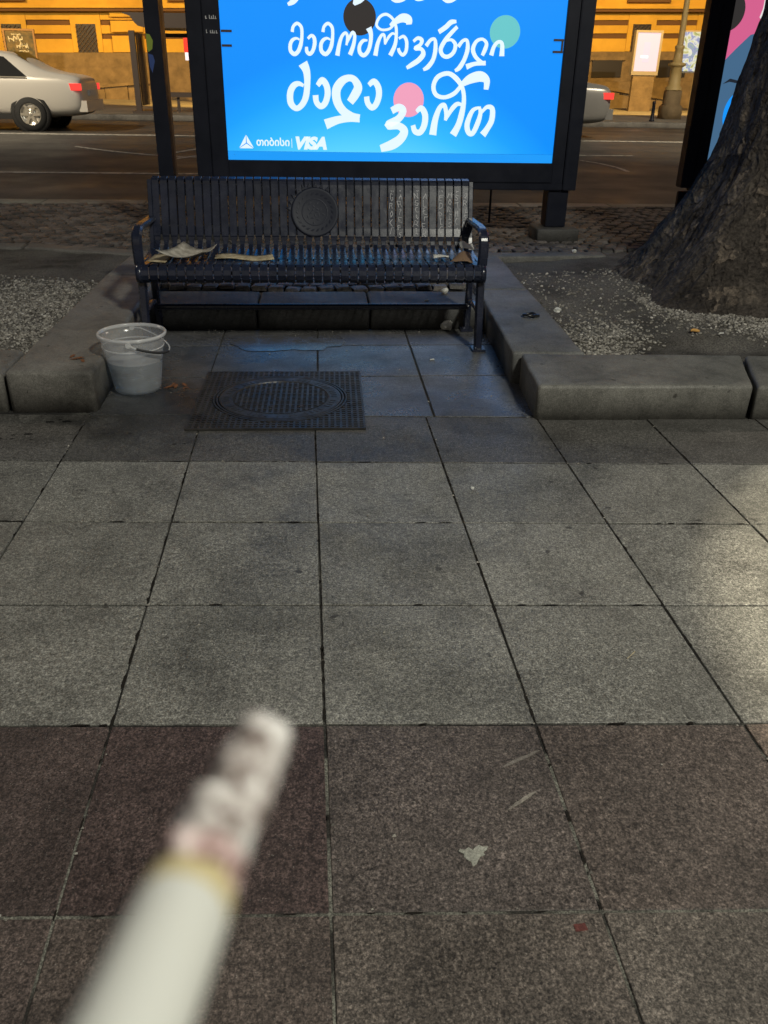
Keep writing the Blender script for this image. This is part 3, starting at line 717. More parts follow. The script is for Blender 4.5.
def make_bucket():
    root = tag(empty('bucket', (-.868, .898, 0)), 'clear plastic bucket half full of water beside the left kerb', 'bucket')
    H = .278
    R = lambda z: .106+.042*(z/H)
    t = .0022
    mm = MB(); prof = [(0, .003), (.098, .003), (.105, .006)]+[(R(z), z) for z in (.02, .06, .12, .18, .225, H)]+[(R(H)-t, H)]+[(R(z)-t, z) for z in (.225, .18, .12, .06, .02)]+[(.10, .007), (0, .007)]
    mm.lathe(prof, 56); mm.build('wall', M['plastic'], root)
    mm = MB(); mm.lathe([(.149, H-.013), (.156, H-.012), (.158, H-.002), (.154, H+.003), (.147, H+.002), (.1465, H-.01)], 56, close=True); mm.build('rim', M['rim'], root)
    mm = MB(); mm.lathe([(R(.215)+.001, .213), (R(.215)+.004, .2145), (R(.215)+.004, .218), (R(.215)+.001, .2195)], 56); mm.build('rib', M['rim'], root)
    zl = .150
    mm = MB(); mm.lathe([(0, .0085), (.0985, .0085), (R(.012)-.004, .013), (R(.06)-.004, .06), (R(zl)-.004, zl), (0, zl)], 56); w = mm.build('water', M['water'], root)
    for p in w.data.polygons: p.use_smooth = abs(p.normal.z) < .6
    mm = MB(); mm.lathe([(0, zl+.0006), (R(zl)-.0042, zl+.0006)], 56); mm.build('water_surface', M['watertop'], root)
    # handle: pivots front and back, bow lying down to the right
    P = []
    for k in range(0, 25):
        a = -PI/2+PI*k/24+.12
        P.append((.158*math.cos(a)+.006, .156*math.sin(a), .256-.062*math.cos(a)))
    P[0] = (.012, -.156, .258); P[-1] = (-.03, .154, .258)
    h = MB(); h.tube(P[:4], .0032, 8); h.tube(P[9:], .0032, 8); ho = h.build('handle', M['rim'], root)
    h = MB(); h.tube(P[1:11], .0058, 10); h.build('grip', M['grip'], ho)
    for i in (0, -1):
        mm = MB(); mm.tube([Vector(P[i])+Vector((0, .006, 0)), Vector(P[i])-Vector((0, .006, 0))], .012, 14); mm.build('pivot_boss', M['rim'], root)
make_bucket()

# ------------------------------------------------------------------ advertising light boxes
STROKES=[[(-164,1631,24),(-155,1667,22),(-125,1688,22),(-95,1663,24),(-92,1607,24),(-104,1544,29),(-125,1502,29),(-153,1485,29),(-180,1507,29),(-181,1548,27),(-164,1578,24),(-134,1590,17),(-111,1581,12)],[(-48,1589,20),(-22,1610,22),(-1,1596,27),(3,1557,29),(-12,1510,27),(-36,1488,27),(-57,1504,27),(-59,1535,22)],[(67,1635,24),(76,1671,22),(106,1692,22),(136,1667,24),(140,1611,24),(130,1549,29),(109,1507,29),(81,1489,29),(53,1511,29),(51,1553,27),(69,1583,24),(98,1595,17),(122,1585,12)],[(174,1480,34),(188,1550,29),(208,1607,24),(236,1633,20),(252,1608,22),(244,1551,17)],[(244,1556,12),(268,1603,20),(291,1637,22),(307,1614,24),(297,1552,29),(271,1487,34)],[(413,1670,44),(430,1627,32),(426,1565,29),(407,1512,29),(375,1486,29),(346,1506,29),(344,1548,27),(369,1582,24),(404,1587,12)],[(611,1702,15),(570,1666,17),(510,1659,17),(472,1689,20),(495,1741,20),(544,1760,20),(592,1733,20),(619,1682,22),(623,1620,24),(614,1558,29),(580,1488,34)],[(465,1485,34),(482,1566,29),(509,1620,22),(532,1621,20),(538,1562,15)],[(538,1562,12),(565,1611,20),(594,1636,17),(616,1628,12)],[(574,1689,18),(618,1717,40),(669,1739,58),(712,1729,58),(718,1697,40)],[(643,1603,18),(679,1618,21),(703,1585,26),(701,1523,26),(676,1494,24),(649,1516,24),(642,1539,21)],[(755,1586,21),(789,1609,24),(820,1595,29),(808,1564,26),(772,1540,29),(818,1536,26),(834,1502,37),(801,1462,37),(750,1430,34),(708,1406,24)],[(854,1557,29),(887,1598,24),(920,1600,24),(927,1538,32),(913,1469,32),(875,1417,34),(838,1396,21)],[(947,1652,32),(1000,1686,34),(1038,1718,34),(1079,1724,21)],[(1088,1690,26),(1044,1648,29),(998,1596,32),(968,1539,32),(984,1499,29),(1024,1488,29),(1068,1518,29),(1080,1569,29),(1050,1601,21),(1011,1596,16)],[(1103,1557,29),(1136,1597,24),(1168,1599,24),(1176,1543,32),(1156,1474,32),(1120,1415,34),(1086,1393,21)],[(1293,1501,26),(1313,1545,32),(1320,1585,26),(1286,1611,21),(1241,1595,26),(1218,1543,32),(1241,1492,29),(1290,1455,26),(1317,1446,24)],[(1173,1421,40),(1238,1443,29),(1324,1450,32)],[(1363,1503,34),(1381,1564,29),(1412,1595,24),(1442,1580,29),(1446,1499,40)],[(-90,1425,74),(-63,1369,56),(-60,1281,47),(-74,1191,47),(-109,1133,42),(-152,1112,40),(-191,1149,49),(-193,1219,49),(-166,1269,45),(-127,1285,34),(-88,1271,22)],[(19,1274,34),(56,1311,45),(89,1273,47),(96,1214,47),(76,1153,45),(42,1129,42),(9,1157,42),(2,1207,45)],[(270,1161,56),(311,1217,67),(333,1267,65),(305,1317,51),(261,1330,47),(206,1305,60),(165,1245,67),(171,1165,65),(215,1100,63),(283,1060,60),(346,1047,58)],[(77,1001,74),(170,1033,58),(260,1046,51),(346,1047,56)],[(417,1283,34),(456,1309,42),(490,1270,47),(496,1210,47),(474,1149,45),(441,1126,42),(409,1158,42),(400,1203,42)],[(599,1105,50),(655,1130,53),(689,1106,55),(656,1051,53),(574,1002,61),(658,997,53),(702,960,63),(674,904,69),(607,860,74),(515,830,53)],[(796,1102,29),(833,1127,42),(865,1079,48),(861,1005,48),(829,953,45),(788,961,42),(771,1004,37)],[(1149,1304,26),(1093,1238,32),(1014,1207,29),(946,1224,32),(923,1283,34),(954,1348,34),(1032,1374,32),(1100,1339,37),(1151,1275,32),(1169,1192,34),(1158,1095,45),(1135,1009,48),(1096,937,58)],[(932,935,58),(947,1043,48),(977,1129,37),(1014,1151,34),(1033,1093,32),(1029,1042,24)],[(1029,1042,18),(1072,1118,34),(1117,1161,32),(1158,1153,18)],[(1143,1296,34),(1207,1337,66),(1286,1357,74),(1339,1331,53),(1340,1266,37)],[(1295,1139,18),(1242,1114,32),(1206,1022,42),(1218,961,40),(1253,951,37),(1289,1023,40),(1307,1097,32),(1294,1145,21)],[(1305,1091,21),(1355,1142,29),(1400,1129,40),(1401,1049,45),(1370,987,45),(1336,940,55)]]
def ribbon(strokes, y, parent, name, material, mm=None):
    mm = mm or MB()
    for st in strokes:
        P = catmull([tuple(c/1000 for c in p) for p in st], 7); vs = []
        for i, (x, z, w) in enumerate(P):
            a = P[max(0, i-1)]; b = P[min(len(P)-1, i+1)]; d = Vector((b[0]-a[0], b[1]-a[1])); n2 = Vector((-d.y, d.x))/(d.length or 1)*w/2
            vs += [(x+n2.x, y, z+n2.y), (x-n2.x, y, z-n2.y)]
        y -= .00004
        mm.add(vs, [(2*i, 2*i+1, 2*i+3, 2*i+2) for i in range(len(P)-1)])
    return mm.build(name, material, parent) if parent else mm
def disc(cx, cz, rx, rz, y, name, material, parent, n=40):
    mm = MB(); mm.add([(cx+rx*math.cos(2*PI*k/n), y, cz+rz*math.sin(2*PI*k/n)) for k in range(n)], [tuple(range(n))]); return mm.build(name, material, parent)
def text_mesh(body, size, x, z, y, name, material, parent, shear=0, offset=0, sx=1):
    cu = bpy.data.curves.new(name, 'FONT'); cu.body = body; cu.size = size; cu.shear = shear; cu.offset = offset
    o = bpy.data.objects.new(name, cu); COL.objects.link(o)
    dg = bpy.context.evaluated_depsgraph_get(); dg.update()
    me = bpy.data.meshes.new_from_object(o.evaluated_get(dg)); bpy.data.objects.remove(o)
    for v in me.vertices: v.co = Vector((x+v.co.x*sx, y, z+v.co.y))
    me.materials.clear(); return link(name, me, material, parent)
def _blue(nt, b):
    # azure print with uneven backlight glow painted in, paler low in the middle
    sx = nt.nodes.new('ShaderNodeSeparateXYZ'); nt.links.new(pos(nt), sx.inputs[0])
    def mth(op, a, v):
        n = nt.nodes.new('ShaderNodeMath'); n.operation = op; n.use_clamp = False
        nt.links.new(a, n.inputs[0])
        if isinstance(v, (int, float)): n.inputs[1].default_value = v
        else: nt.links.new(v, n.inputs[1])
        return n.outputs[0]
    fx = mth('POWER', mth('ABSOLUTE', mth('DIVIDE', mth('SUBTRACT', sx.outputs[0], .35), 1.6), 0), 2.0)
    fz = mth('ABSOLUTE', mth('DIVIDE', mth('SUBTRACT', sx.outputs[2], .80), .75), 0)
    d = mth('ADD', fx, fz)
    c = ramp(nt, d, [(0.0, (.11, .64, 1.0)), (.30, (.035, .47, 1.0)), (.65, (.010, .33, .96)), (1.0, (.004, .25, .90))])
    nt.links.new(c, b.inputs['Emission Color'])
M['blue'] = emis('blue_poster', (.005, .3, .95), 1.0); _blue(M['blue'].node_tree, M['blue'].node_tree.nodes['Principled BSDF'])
M['blueband'] = emis('blue_band', (.012, .30, .88), 1.0)
M['white'] = emis('white_print', (.72, .86, 1.0), 1.0)
M['black_print'] = emis('black_print', (.030, .027, .027), 1.0, .12)
M['green'] = emis('green_print', (.13, .52, .55), 1.0)
M['pinkdot'] = emis('pink_print', (.80, .33, .48), 1.0)
M['pink'] = emis('pink_poster', (.66, .12, .27), 1.0)
M['denim'] = emis('denim_print', (.06, .14, .25), 1.0)
M['denimdark'] = emis('denim_shadow_print', (.015, .02, .03), 1.0)
M['bluedot'] = emis('blue_dot_print', (.01, .30, .95), 1.0)
M['skinlight'] = emis('pale_print', (.8, .78, .76), 1.0)
M['label'] = mat('white_decal', (.5, .5, .52), .5)
def lightbox(x0, x1, label, ma=.245, yb=4.50):
    root = tag(empty('advertising_lightbox', ((x0+x1)/2, 4.4, .13)), label, 'light box')
    A, B = x0-ma, x1+.21
    zb, zt, y0, y1 = .735, 2.62, 4.262, yb
    def fr(name, *b):
        mm = MB(); mm.box(*b)
        bm = bmesh.new(); o = mm.build(name, M['frame']); bm.from_mesh(o.data); bmesh.ops.bevel(bm, geom=list(bm.edges), offset=.006, segments=2, affect='EDGES'); bm.to_mesh(o.data); bm.free()
        return local(o, root)
    fr('frame_side', A, A+ma*.47, y0-.01, y1, .56, zt+.1); fr('frame_side', B-.11, B, y0-.01, y1, .53, zt+.1)
    fr('inner_frame', A+ma*.47+.002, x0, y0+.012, y1-.02, .56, zt+.09); fr('inner_frame', x1, B-.112, y0+.012, y1-.02, .56, zt+.09)
    fr('frame_bottom', x0+.001, x1-.001, y0+.006, y1-.01, .585, zb); fr('frame_sill', A+ma*.47+.003, B-.113, y0-.004, y1-.004, .53, .582)
    fr('frame_top', x0+.001, x1-.001, y0+.006, y1-.01, zt, zt+.095)
    fr('back_panel', x0+.002, x1-.002, 4.31, 4.34, zb+.003, zt-.003)
    for xa in (A+.01, B-.215):
        l = fr('leg', xa, xa+.17, y0+.03, y1-.03, .235, .528)
        mm = MB(); q = link('foot_block', stone([(xa-.085, 4.19), (xa+.27, 4.19), (xa+.27, 4.52), (xa-.085, 4.52)], .10, .232, .012, 2, .003), M['kerb'], color=(.075, .073, .07)); local(q, root)
    return root
lb = lightbox(-.70, 1.925, 'backlit blue advertising board with white hand-lettered words behind the bench')
def onboard(o): return local(o, lb)
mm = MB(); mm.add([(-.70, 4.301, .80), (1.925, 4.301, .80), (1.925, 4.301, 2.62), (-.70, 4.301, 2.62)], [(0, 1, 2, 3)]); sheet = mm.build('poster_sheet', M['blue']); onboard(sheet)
mm = MB(); mm.add([(-.70, 4.301, .735), (1.925, 4.301, .735), (1.925, 4.301, .799), (-.70, 4.301, .799)], [(0, 1, 2, 3)]); onboard(mm.build('poster_edge', M['blueband']))
def onsheet(o): return local(o, sheet)
onsheet(disc(1.458, 1.662, .118, .112, 4.2993, 'green_dot', M['green'], None))
onsheet(disc(.731, 1.184, .120, .122, 4.2993, 'pink_dot', M['pinkdot'], None))
onsheet(disc(.344, 1.739, .123, .122, 4.2993, 'black_dot', M['black_print'], None))
_i = 0
for _k in (1, 1, 1, 2, 1, 4, 1, 1, 1, 2, 1, 2, 1, 1, 1, 2, 1, 1, 1, 4, 2):
    onsheet(ribbon(STROKES[_i:_i+_k], 4.2985-_i*.00001, None, 'x', None).build('letter', M['white'])); _i += _k
# upper line of the words, only its feet come into the picture
UP = [[(-191, 1808, 20), (-150, 1830, 40), (-120, 1870, 40), (-118, 1960, 46), (-160, 2040, 40)], [(300, 1818, 20), (330, 1850, 60), (370, 1880, 50), (390, 1960, 46), (350, 2050, 40)], [(570, 1890, 46), (616, 1856, 40), (680, 1880, 46), (700, 1960, 44)],
      [(735, 1900, 46), (780, 1870, 40), (840, 1900, 46), (830, 2000, 44)], [(965, 1890, 46), (1006, 1862, 40), (1060, 1890, 46), (1075, 1980, 46)]]
for _u in UP: onsheet(ribbon([_u], 4.2984, None, 'x', None).build('letter', M['white']))
mm = MB(); mm.prism([(-.551, .921), (-.60, .838), (-.609, .826), (-.604, .820), (-.502, .820), (-.496, .826), (-.503, .838)], lambda a, b, d: (a, d, b), 4.2992, 4.2990); lg = onsheet(mm.build('logo_mark', M['white']))
for (ax, az, bx, bz) in ((-.551, .858, -.551, .925), (-.551, .858, -.612, .820), (-.551, .858, -.494, .820)):
    mm = MB(); d = Vector((bx-ax, bz-az)).normalized()*.0035; mm.add([(ax-d.y, 4.2986, az+d.x), (ax+d.y, 4.2986, az-d.x), (bx+d.y*.4, 4.2986, bz-d.x*.4), (bx-d.y*.4, 4.2986, bz+d.x*.4)], [(0, 1, 2, 3)]); onsheet(mm.build('logo_line', M['blueband']))
onsheet(text_mesh('თიბისი', .074, -.474, .842, 4.2988, 'bank_name', M['white'], None, 0, .0022, .94))
onsheet(text_mesh('VISA', .118, -.176, .823, 4.2988, 'card_name', M['white'], None, .26, .0075, 1.08))
mm = MB(); mm.add([(-.195, 4.2988, .828), (-.191, 4.2988, .828), (-.191, 4.2988, .895), (-.195, 4.2988, .895)], [(0, 1, 2, 3)]); onsheet(mm.build('divider', M['white']))
def clip(x0, x1, zs):
    mm = MB()
    for z, w in zs: mm.box(x0, x0+(x1-x0)*w, 4.285, 4.297, z-.008, z+.008)
    if len(zs) > 1: mm.box(x1-.016, x1-.002, 4.286, 4.2975, zs[-1][0], zs[0][0])
    onboard(mm.build('clip', M['brownsteel']))
clip(-.695, -.615, [(1.628, 1)]); clip(-.695, -.62, [(1.532, 1)]); clip(1.842, 1.92, [(1.615, 1), (1.535, 1)])
for z in (1.715, 1.622):
    mm = MB(); x = -.803
    for k in range(6):
        w = random.uniform(.006, .014)
        if k != 1: mm.box(x, x+w*.55, 4.2725, 4.2735, z-.01, z+random.uniform(.004, .014)); mm.box(x, x+w, 4.2724, 4.2734, z-.012, z-.007)
        x += .0145
    tag(onboard(mm.build('small_print', M['label'])), kind='stuff')
lp = lightbox(3.225, 5.85, 'backlit pink advertising board half hidden behind the tree trunk', .20, 4.37)
mm = MB(); mm.add([(3.225, 4.301, .735), (5.85, 4.301, .735), (5.85, 4.301, 2.62), (3.225, 4.301, 2.62)], [(0, 1, 2, 3)]); psheet = local(mm.build('poster_sheet', M['pink']), lp)
def pp(name, poly, material, y):
    mm = MB(); mm.add([(a, y, b) for a, b in poly], [tuple(range(len(poly)))]); return local(mm.build(name, material), psheet)
pp('denim_sleeve', [(3.227, .737), (3.227, 1.50), (3.30, 1.58), (3.40, 1.68), (3.47, 1.70), (3.62, 1.66), (4.2, 1.75), (4.9, 1.6), (5.3, .737)], M['denim'], 4.2994)
pp('sleeve_fold', [(3.245, 1.335), (3.30, 1.375), (3.38, 1.36), (3.50, 1.33), (3.50, 1.322), (3.38, 1.34), (3.30, 1.352)], M['denimdark'], 4.2990)
local(disc(3.43, 1.12, .135, .175, 4.2989, 'blue_dot', M['bluedot'], None), psheet)
local(disc(3.175, 1.84, .145, .145, 4.2989, 'black_dot', M['black_print'], None), psheet)
pp('pale_shape', [(3.445, 1.80), (3.46, 1.86), (3.46, 1.96), (3.56, 2.05), (3.7, 2.0), (3.7, 1.8), (3.5, 1.74)], M['skinlight'], 4.2988)

# left post with stickers
po = tag(empty('steel_post', (-1.17, 4.45, .13)), 'dark square steel post with a green and a blue sticker, left of blue board', 'post')
mm = MB(); mm.box(-1.255, -1.142, 4.30, 4.42, .235, 3.0); mm.box(-1.25, -1.146, 4.302, 4.418, 2.9, 3.03); local(mm.build('shaft', M['frame']), po)
mm = MB(); mm.box(-1.236, -1.148, 4.4205, 4.56, .235, 3.0); local(mm.build('lit_side', M['brownsteel']), po)  # rear of the post, its orange-lit side tone put into the brown colour
local(link('foot_block', stone([(-1.34, 4.22), (-1.04, 4.22), (-1.04, 4.62), (-1.34, 4.62)], .10, .232, .012, 2), M['kerb'], color=(.08, .078, .074)), po)
M['stick1'] = mat('green_sticker', (.24, .32, .04), .5); M['stick2'] = mat('blue_sticker', (.03, .07, .25), .5)
mm = MB(); mm.add([(-1.252+.0, 4.2985, 1.60), (-1.225, 4.2985, 1.595), (-1.205, 4.2985, 1.555), (-1.215, 4.2985, 1.50), (-1.245, 4.2985, 1.478), (-1.253, 4.2985, 1.50)], [tuple(range(6))]); local(mm.build('green_sticker', M['stick1']), po)
mm = MB(); mm.add([(-1.25, 4.2985, 1.47), (-1.215, 4.2985, 1.46), (-1.205, 4.2985, 1.42), (-1.23, 4.2985, 1.34), (-1.245, 4.2985, 1.38)], [tuple(range(5))]); local(mm.build('blue_sticker', M['stick2']), po)
mm = MB(); mm.tube([(1.615, 5.2, .10), (1.612, 5.2, .9), (1.612, 5.19, 1.0)], .011, 8); tag(mm.build('thin_steel_rod', M['frame']), 'thin dark rod standing on the cobbles under the blue board', 'rod')

# ------------------------------------------------------------------ plane tree
def make_tree():
    cx, cy = 3.23, 2.5
    root = tag(empty('plane_tree', (cx, cy, .1)), 'huge plane tree trunk flaring into the soil of the right bed', 'tree')
    Z = [-.1, .04, .10, .20, .32, .46, .62, .80, 1.0, 1.25, 1.5, 1.8, 2.2, 2.7, 3.2, 3.8, 4.4]
    Rz = [1.34, 1.24, 1.15, 1.06, .985, .905, .82, .745, .695, .655, .62, .59, .56, .54, .52, .50, .47]
    zz = []; rr = []
    for a in range(len(Z)-1):
        for k in range(8): zz.append(Z[a]+(Z[a+1]-Z[a])*k/8); rr.append(Rz[a]+(Rz[a+1]-Rz[a])*k/8)
    zz.append(Z[-1]); rr.append(Rz[-1])
    n = 260; vs = []
    for z, r in zip(zz, rr):
        fl = max(0, 1-z/1.0)
        for k in range(n):
            a = 2*PI*k/n
            lob = .07*fl*math.cos(5*a+.6)+.05*fl*math.cos(8*a+2.1)+.018*math.cos(3*a+z)
            p = Vector((math.cos(a)*2.2, math.sin(a)*2.2, z*1.2))
            q = 1+lob+.035*noise.noise(p*1.5)+.018*noise.noise(p*4)+.014*noise.noise(p*8)+.020*noise.noise(Vector((p.x*13, p.y*13, p.z*5)))+.012*abs(noise.noise(p*22))
            vs.append((r*q*math.cos(a)+.03*z, r*q*math.sin(a), z))
    mm = MB(); m2 = len(zz)
    mm.add(vs, [(i*n+k, i*n+(k+1) % n, (i+1)*n+(k+1) % n, (i+1)*n+k) for i in range(m2-1) for k in range(n)], True)
    mm.build('trunk', M['bark'], root)
    crown = MB(); tips = []
    lm = MB()
    for k in range(7):
        a = 2*PI*k/7+.4; L = random.uniform(3.2, 4.6); P = [Vector((.1, 0, 4.15))]
        for s in range(1, 7):
            t = s/6; P.append(Vector((.13+math.cos(a+.3*t)*L*.75*t, math.sin(a+.3*t)*L*.75*t, 4.15+L*.9*t**.8)))
        lm.tube(P, [.34*(1-i/7.5) for i in range(7)], 10); tips += P[2:]
    lm.build('limb', M['bark'], root)
    for t in tips:
        for c in range(16):
            q = t+Vector((random.gauss(0, .8), random.gauss(0, .8), random.gauss(.2, .6)))
            for l in range(14):
                e = q+Vector((random.gauss(0, .22), random.gauss(0, .22), random.gauss(0, .18)))
                u = Vector((random.gauss(0, 1), random.gauss(0, 1), random.gauss(0, .6))).normalized()*.09; w = u.cross(Vector((random.gauss(0, 1), random.gauss(0, 1), random.gauss(0, 1)))).normalized()*.07
                crown.add([e-u, e+w, e+u, e-w], [(0, 1, 2, 3)])
    tag(crown.build('crown', M['leaf'], root), kind='stuff')
make_tree()

# ------------------------------------------------------------------ puddle under the bench
pd = MB(); n = 40; pc = []
for k in range(n):
    a = 2*PI*k/n; q = 1+.35*noise.noise(Vector((math.cos(a)*1.6, math.sin(a)*1.6, 4)))+.15*noise.noise(Vector((math.cos(a)*5, math.sin(a)*5, 4)))
    pc.append((-.22+.30*q*math.cos(a), 1.66+.17*q*math.sin(a), .0022))
pd.add(pc, [tuple(range(n))])
M['puddle'] = mat('wet_film', (.078, .078, .079), .16, nodes=lambda nt, b: (rgh(nt, b, tnoise(nt, 14, 5), .12, .34), bump(nt, b, tnoise(nt, 120, 3), .12, .003)))
tag(pd.build('puddle', M['puddle']), 'thin puddle reflecting blue on the paving under the bench', 'puddle')

# ------------------------------------------------------------------ litter
def sheet(name, pts, nx, ny, fn, material, label, cat, thick=.002, group=None):
    """warped sheet from a unit square through fn(u,v)->xyz"""
    mm = MB(); vs = [Vector(fn(i/nx, j/ny)) for j in range(ny+1) for i in range(nx+1)]; b = len(vs)
    vs2 = [v-Vector((0, 0, thick)) for v in vs]
    top = [(j*(nx+1)+i, j*(nx+1)+i+1, (j+1)*(nx+1)+i+1, (j+1)*(nx+1)+i) for j in range(ny) for i in range(nx)]
    bot = [tuple(b+q for q in f[::-1]) for f in top]
    per = [i for i in range(nx+1)]+[j*(nx+1)+nx for j in range(1, ny+1)]+[ny*(nx+1)+i for i in range(nx-1, -1, -1)]+[j*(nx+1) for j in range(ny-1, 0, -1)]
    side = [(per[k], per[(k+1) % len(per)], b+per[(k+1) % len(per)], b+per[k]) for k in range(len(per))]
    mm.add(vs+vs2, top+bot+side, True); return tag(mm.build(name, material), label, cat, group)
def bil(c, u, v):
    a, b, d, e = [Vector(p) for p in c]; return a.lerp(b, u).lerp(e.lerp(d, u), v)
# sheets lying on the seat
C1 = [(-.845, 1.575, .462), (-.60, 1.545, .462), (-.545, 1.755, .462), (-.735, 1.83, .462)]
sheet('paper_sheet', None, 10, 8, lambda u, v: bil(C1, u, v)+Vector((0, 0, .012+.035*(2*u-1)**2+.018*(2*v-1)**2)), M['paper'], 'curled greyish sheet of paper on the left end of the bench seat', 'paper')
C2 = [(-.90, 1.60, .459), (-.80, 1.57, .459), (-.77, 1.80, .459), (-.89, 1.80, .459)]
sheet('cardboard_flap', None, 4, 4, lambda u, v: bil(C2, u, v)+Vector((0, 0, .004+.01*u*v)), M['card'], 'tan cardboard scrap under the curled paper by the left armrest', 'cardboard')
C3 = [(-.555, 1.68, .459), (-.235, 1.655, .459), (-.25, 1.775, .459), (-.56, 1.79, .459)]
sheet('cardboard_strip', None, 8, 3, lambda u, v: bil(C3, u, v)+Vector((0, 0, .004+.006*math.sin(u*7)+.004*v)), M['card'], 'long flat beige cardboard strip on the bench seat', 'cardboard', .004)
C4 = [(.635, 1.70, .458), (.715, 1.685, .458), (.725, 1.74, .458), (.64, 1.77, .458)]
sheet('paper_scrap', None, 6, 4, lambda u, v: bil(C4, u, v)+Vector((0, 0, .006+.012*abs(math.sin(v*5+u*2)))), M['tissue'], 'small crumpled white paper scrap on the seat near the right armrest', 'paper')
C5 = [(.71, 1.60, .458), (.835, 1.585, .458), (.865, 1.86, .458), (.79, 1.80, .458)]
sheet('brown_paper_bag', None, 8, 6, lambda u, v: bil(C5, u, v)+Vector((0, 0, .006+.035*math.sin(PI*u)*math.sin(PI*v*.9+.2)+.006*noise.noise(Vector((u*5, v*5, 0))))), M['brownpaper'], 'flattened brown paper bag on the seat against the right armrest', 'paper bag')
C6 = [(.80, 1.80, .470), (.865, 1.74, .470), (.875, 1.88, .485), (.80, 1.90, .480)]
sheet('paper_napkin', None, 5, 5, lambda u, v: bil(C6, u, v)+Vector((0, 0, .035+.01*math.sin(u*6)*v)), M['tissue'], 'pale napkin lying over the brown bag at the right armrest', 'paper')
def crumple(name, c, r, material, label, cat):
    bm = bmesh.new(); bmesh.ops.create_icosphere(bm, subdivisions=2, radius=r)
    for v in bm.verts: v.co *= 1+.55*noise.noise(v.co/r*1.7+Vector(c)*9); v.co.z *= .75
    zmin = min(v.co.z for v in bm.verts)
    for v in bm.verts: v.co.z -= zmin
    me = bpy.data.meshes.new(name); bm.to_mesh(me); bm.free(); o = link(name, me, material); o.location = c; return tag(o, label, cat)
crumple('crumpled_tissue', (.762, 1.93, .002), .036, M['tissue'], 'crumpled white tissue on the paving against the step, under right end of bench', 'tissue')
crumple('crumpled_tissue', (.80, 2.34, .126), .022, M['tissue'], 'small white paper wad on top of the step behind the bench', 'tissue')
mm = MB()
mm.tube([(1.18+.034*math.cos(a), 1.615+.030*math.sin(a), .172+.004*math.sin(2*a)) for a in [2*PI*k/20 for k in range(19)]], .0075, 8); mm.box(1.20, 1.235, 1.60, 1.625, .163, .176)
tag(mm.build('black_plastic_ring', M['blackplastic']), 'small black plastic ring lying on top of the right kerb', 'plastic ring')
def leaf(name, c, L, material, label, ang, group=None, cat='leaf'):
    mm = MB(); P = [(-1, 0), (-.6, .35), (-.1, .5), (.4, .35), (1, 0), (.4, -.35), (-.1, -.5), (-.6, -.35)]
    vs = [(x*L, y*L*.7, .004+.25*L*abs(y)+.1*L*math.sin(x*3)) for x, y in P]+[(0, 0, .004)]
    mm.add(vs, [(k, (k+1) % 8, 8) for k in range(8)], True); zm = min(v[2] for v in vs)
    o = mm.build(name, material); o.location = (c[0], c[1], c[2]-zm+.001); o.rotation_euler.z = ang; return tag(o, label, cat, group)
for k, (x, y, z, L, a) in enumerate([(-.725, .915, 0, .03, .3), (-.695, .93, 0, .028, 1.4), (-.66, .95, 0, .026, 2.2), (-.71, .96, 0, .02, .9), (-.645, .90, 0, .022, 4.)]):
    leaf('dead_leaf', (x, y, z+.002), L, M['deadleaf'], ['large rusty dead leaf touching the bucket foot on the paving', 'rusty dead leaf in the middle of the leaf patch right of the bucket', 'rusty dead leaf nearest the manhole corner', 'small brown dead leaf farthest back behind the bucket leaves', 'small brown dead leaf in front, beside the manhole edge'][k], a, 'brown leaves between bucket and manhole')
for k, (x, y, L, a) in enumerate([(-1.10, .79, .034, .2), (-1.13, .83, .026, 1.2), (-1.07, .76, .024, 2)]):
    leaf('dead_leaf', (x, y, .184), L, M['deadleaf'], ['largest orange brown leaf fragment on top of the left kerb', 'leaf fragment farthest back on top of the left kerb', 'smallest leaf fragment at the front edge of the left kerb'][k], a, 'leaf fragments on the left kerb')
_mb = MB(); _mb.tube([(-.013, 0, 0), (.013, 0, 0)], .0038, 8)
o = _mb.build('cigarette_end', M['tissue']); butt = o.data
def butts(o, x, y, z, a, label, mt=None, s=1):
    o.location = (x, y, z+.004*s); o.rotation_euler.z = a; o.scale = (s, s, s); tag(o, label, 'cigarette end')
butts(o, .66, 2.13, .126, .3, 'cigarette end lying on the step behind the bench')
for x, y, z, a, lab in ((2.02, 1.40, 'soil', .4, 'y'), (2.17, 1.32, 'soil', .1, 'pale cigarette end in the gravel right of the yellow scrap'), (1.36, 2.55, 'soil', 1.2, 'white cigarette end on bare soil behind the gravel heap'),
                        (.60, 1.33, 0, .4, 'white cigarette end on the damp paving in front of right bench leg'), (.72, 1.25, 0, 1.9, 'y2'), (-1.405, 1.5, .182, .5, 'y3')):
    if lab.startswith('y'): continue
    q = link('cigarette_end', butt, None); butts(q, x, y, soilz(x, y)+.012 if z == 'soil' else z, a, lab)
_mb = MB(); _mb.tube([(-.022, 0, 0), (-.01, .003, .004), (.01, -.002, .003), (.024, .001, 0)], [.006, .009, .009, .005], 8)
o = _mb.build('yellow_scrap', M['yellowbit']); o.location = (2.05, 1.385, soilz(2.05, 1.385)+.016); o.rotation_euler.z = -.2; tag(o, 'small yellow orange scrap on the gravel before the tree', 'litter')
crumple('white_scrap', (1.37, 1.72, .155), .02, M['tissue'], 'small white scrap at the edge of the gravel by the right kerb', 'litter')
crumple('white_scrap', (1.98, 3.57, .150), .018, M['tissue'], 'white scrap on the kerb behind the right planting bed', 'litter')
crumple('white_scrap', (.555, -.255, .001), .007, M['tissue'], 'tiny white crumb on the grey paving right of centre', 'litter')
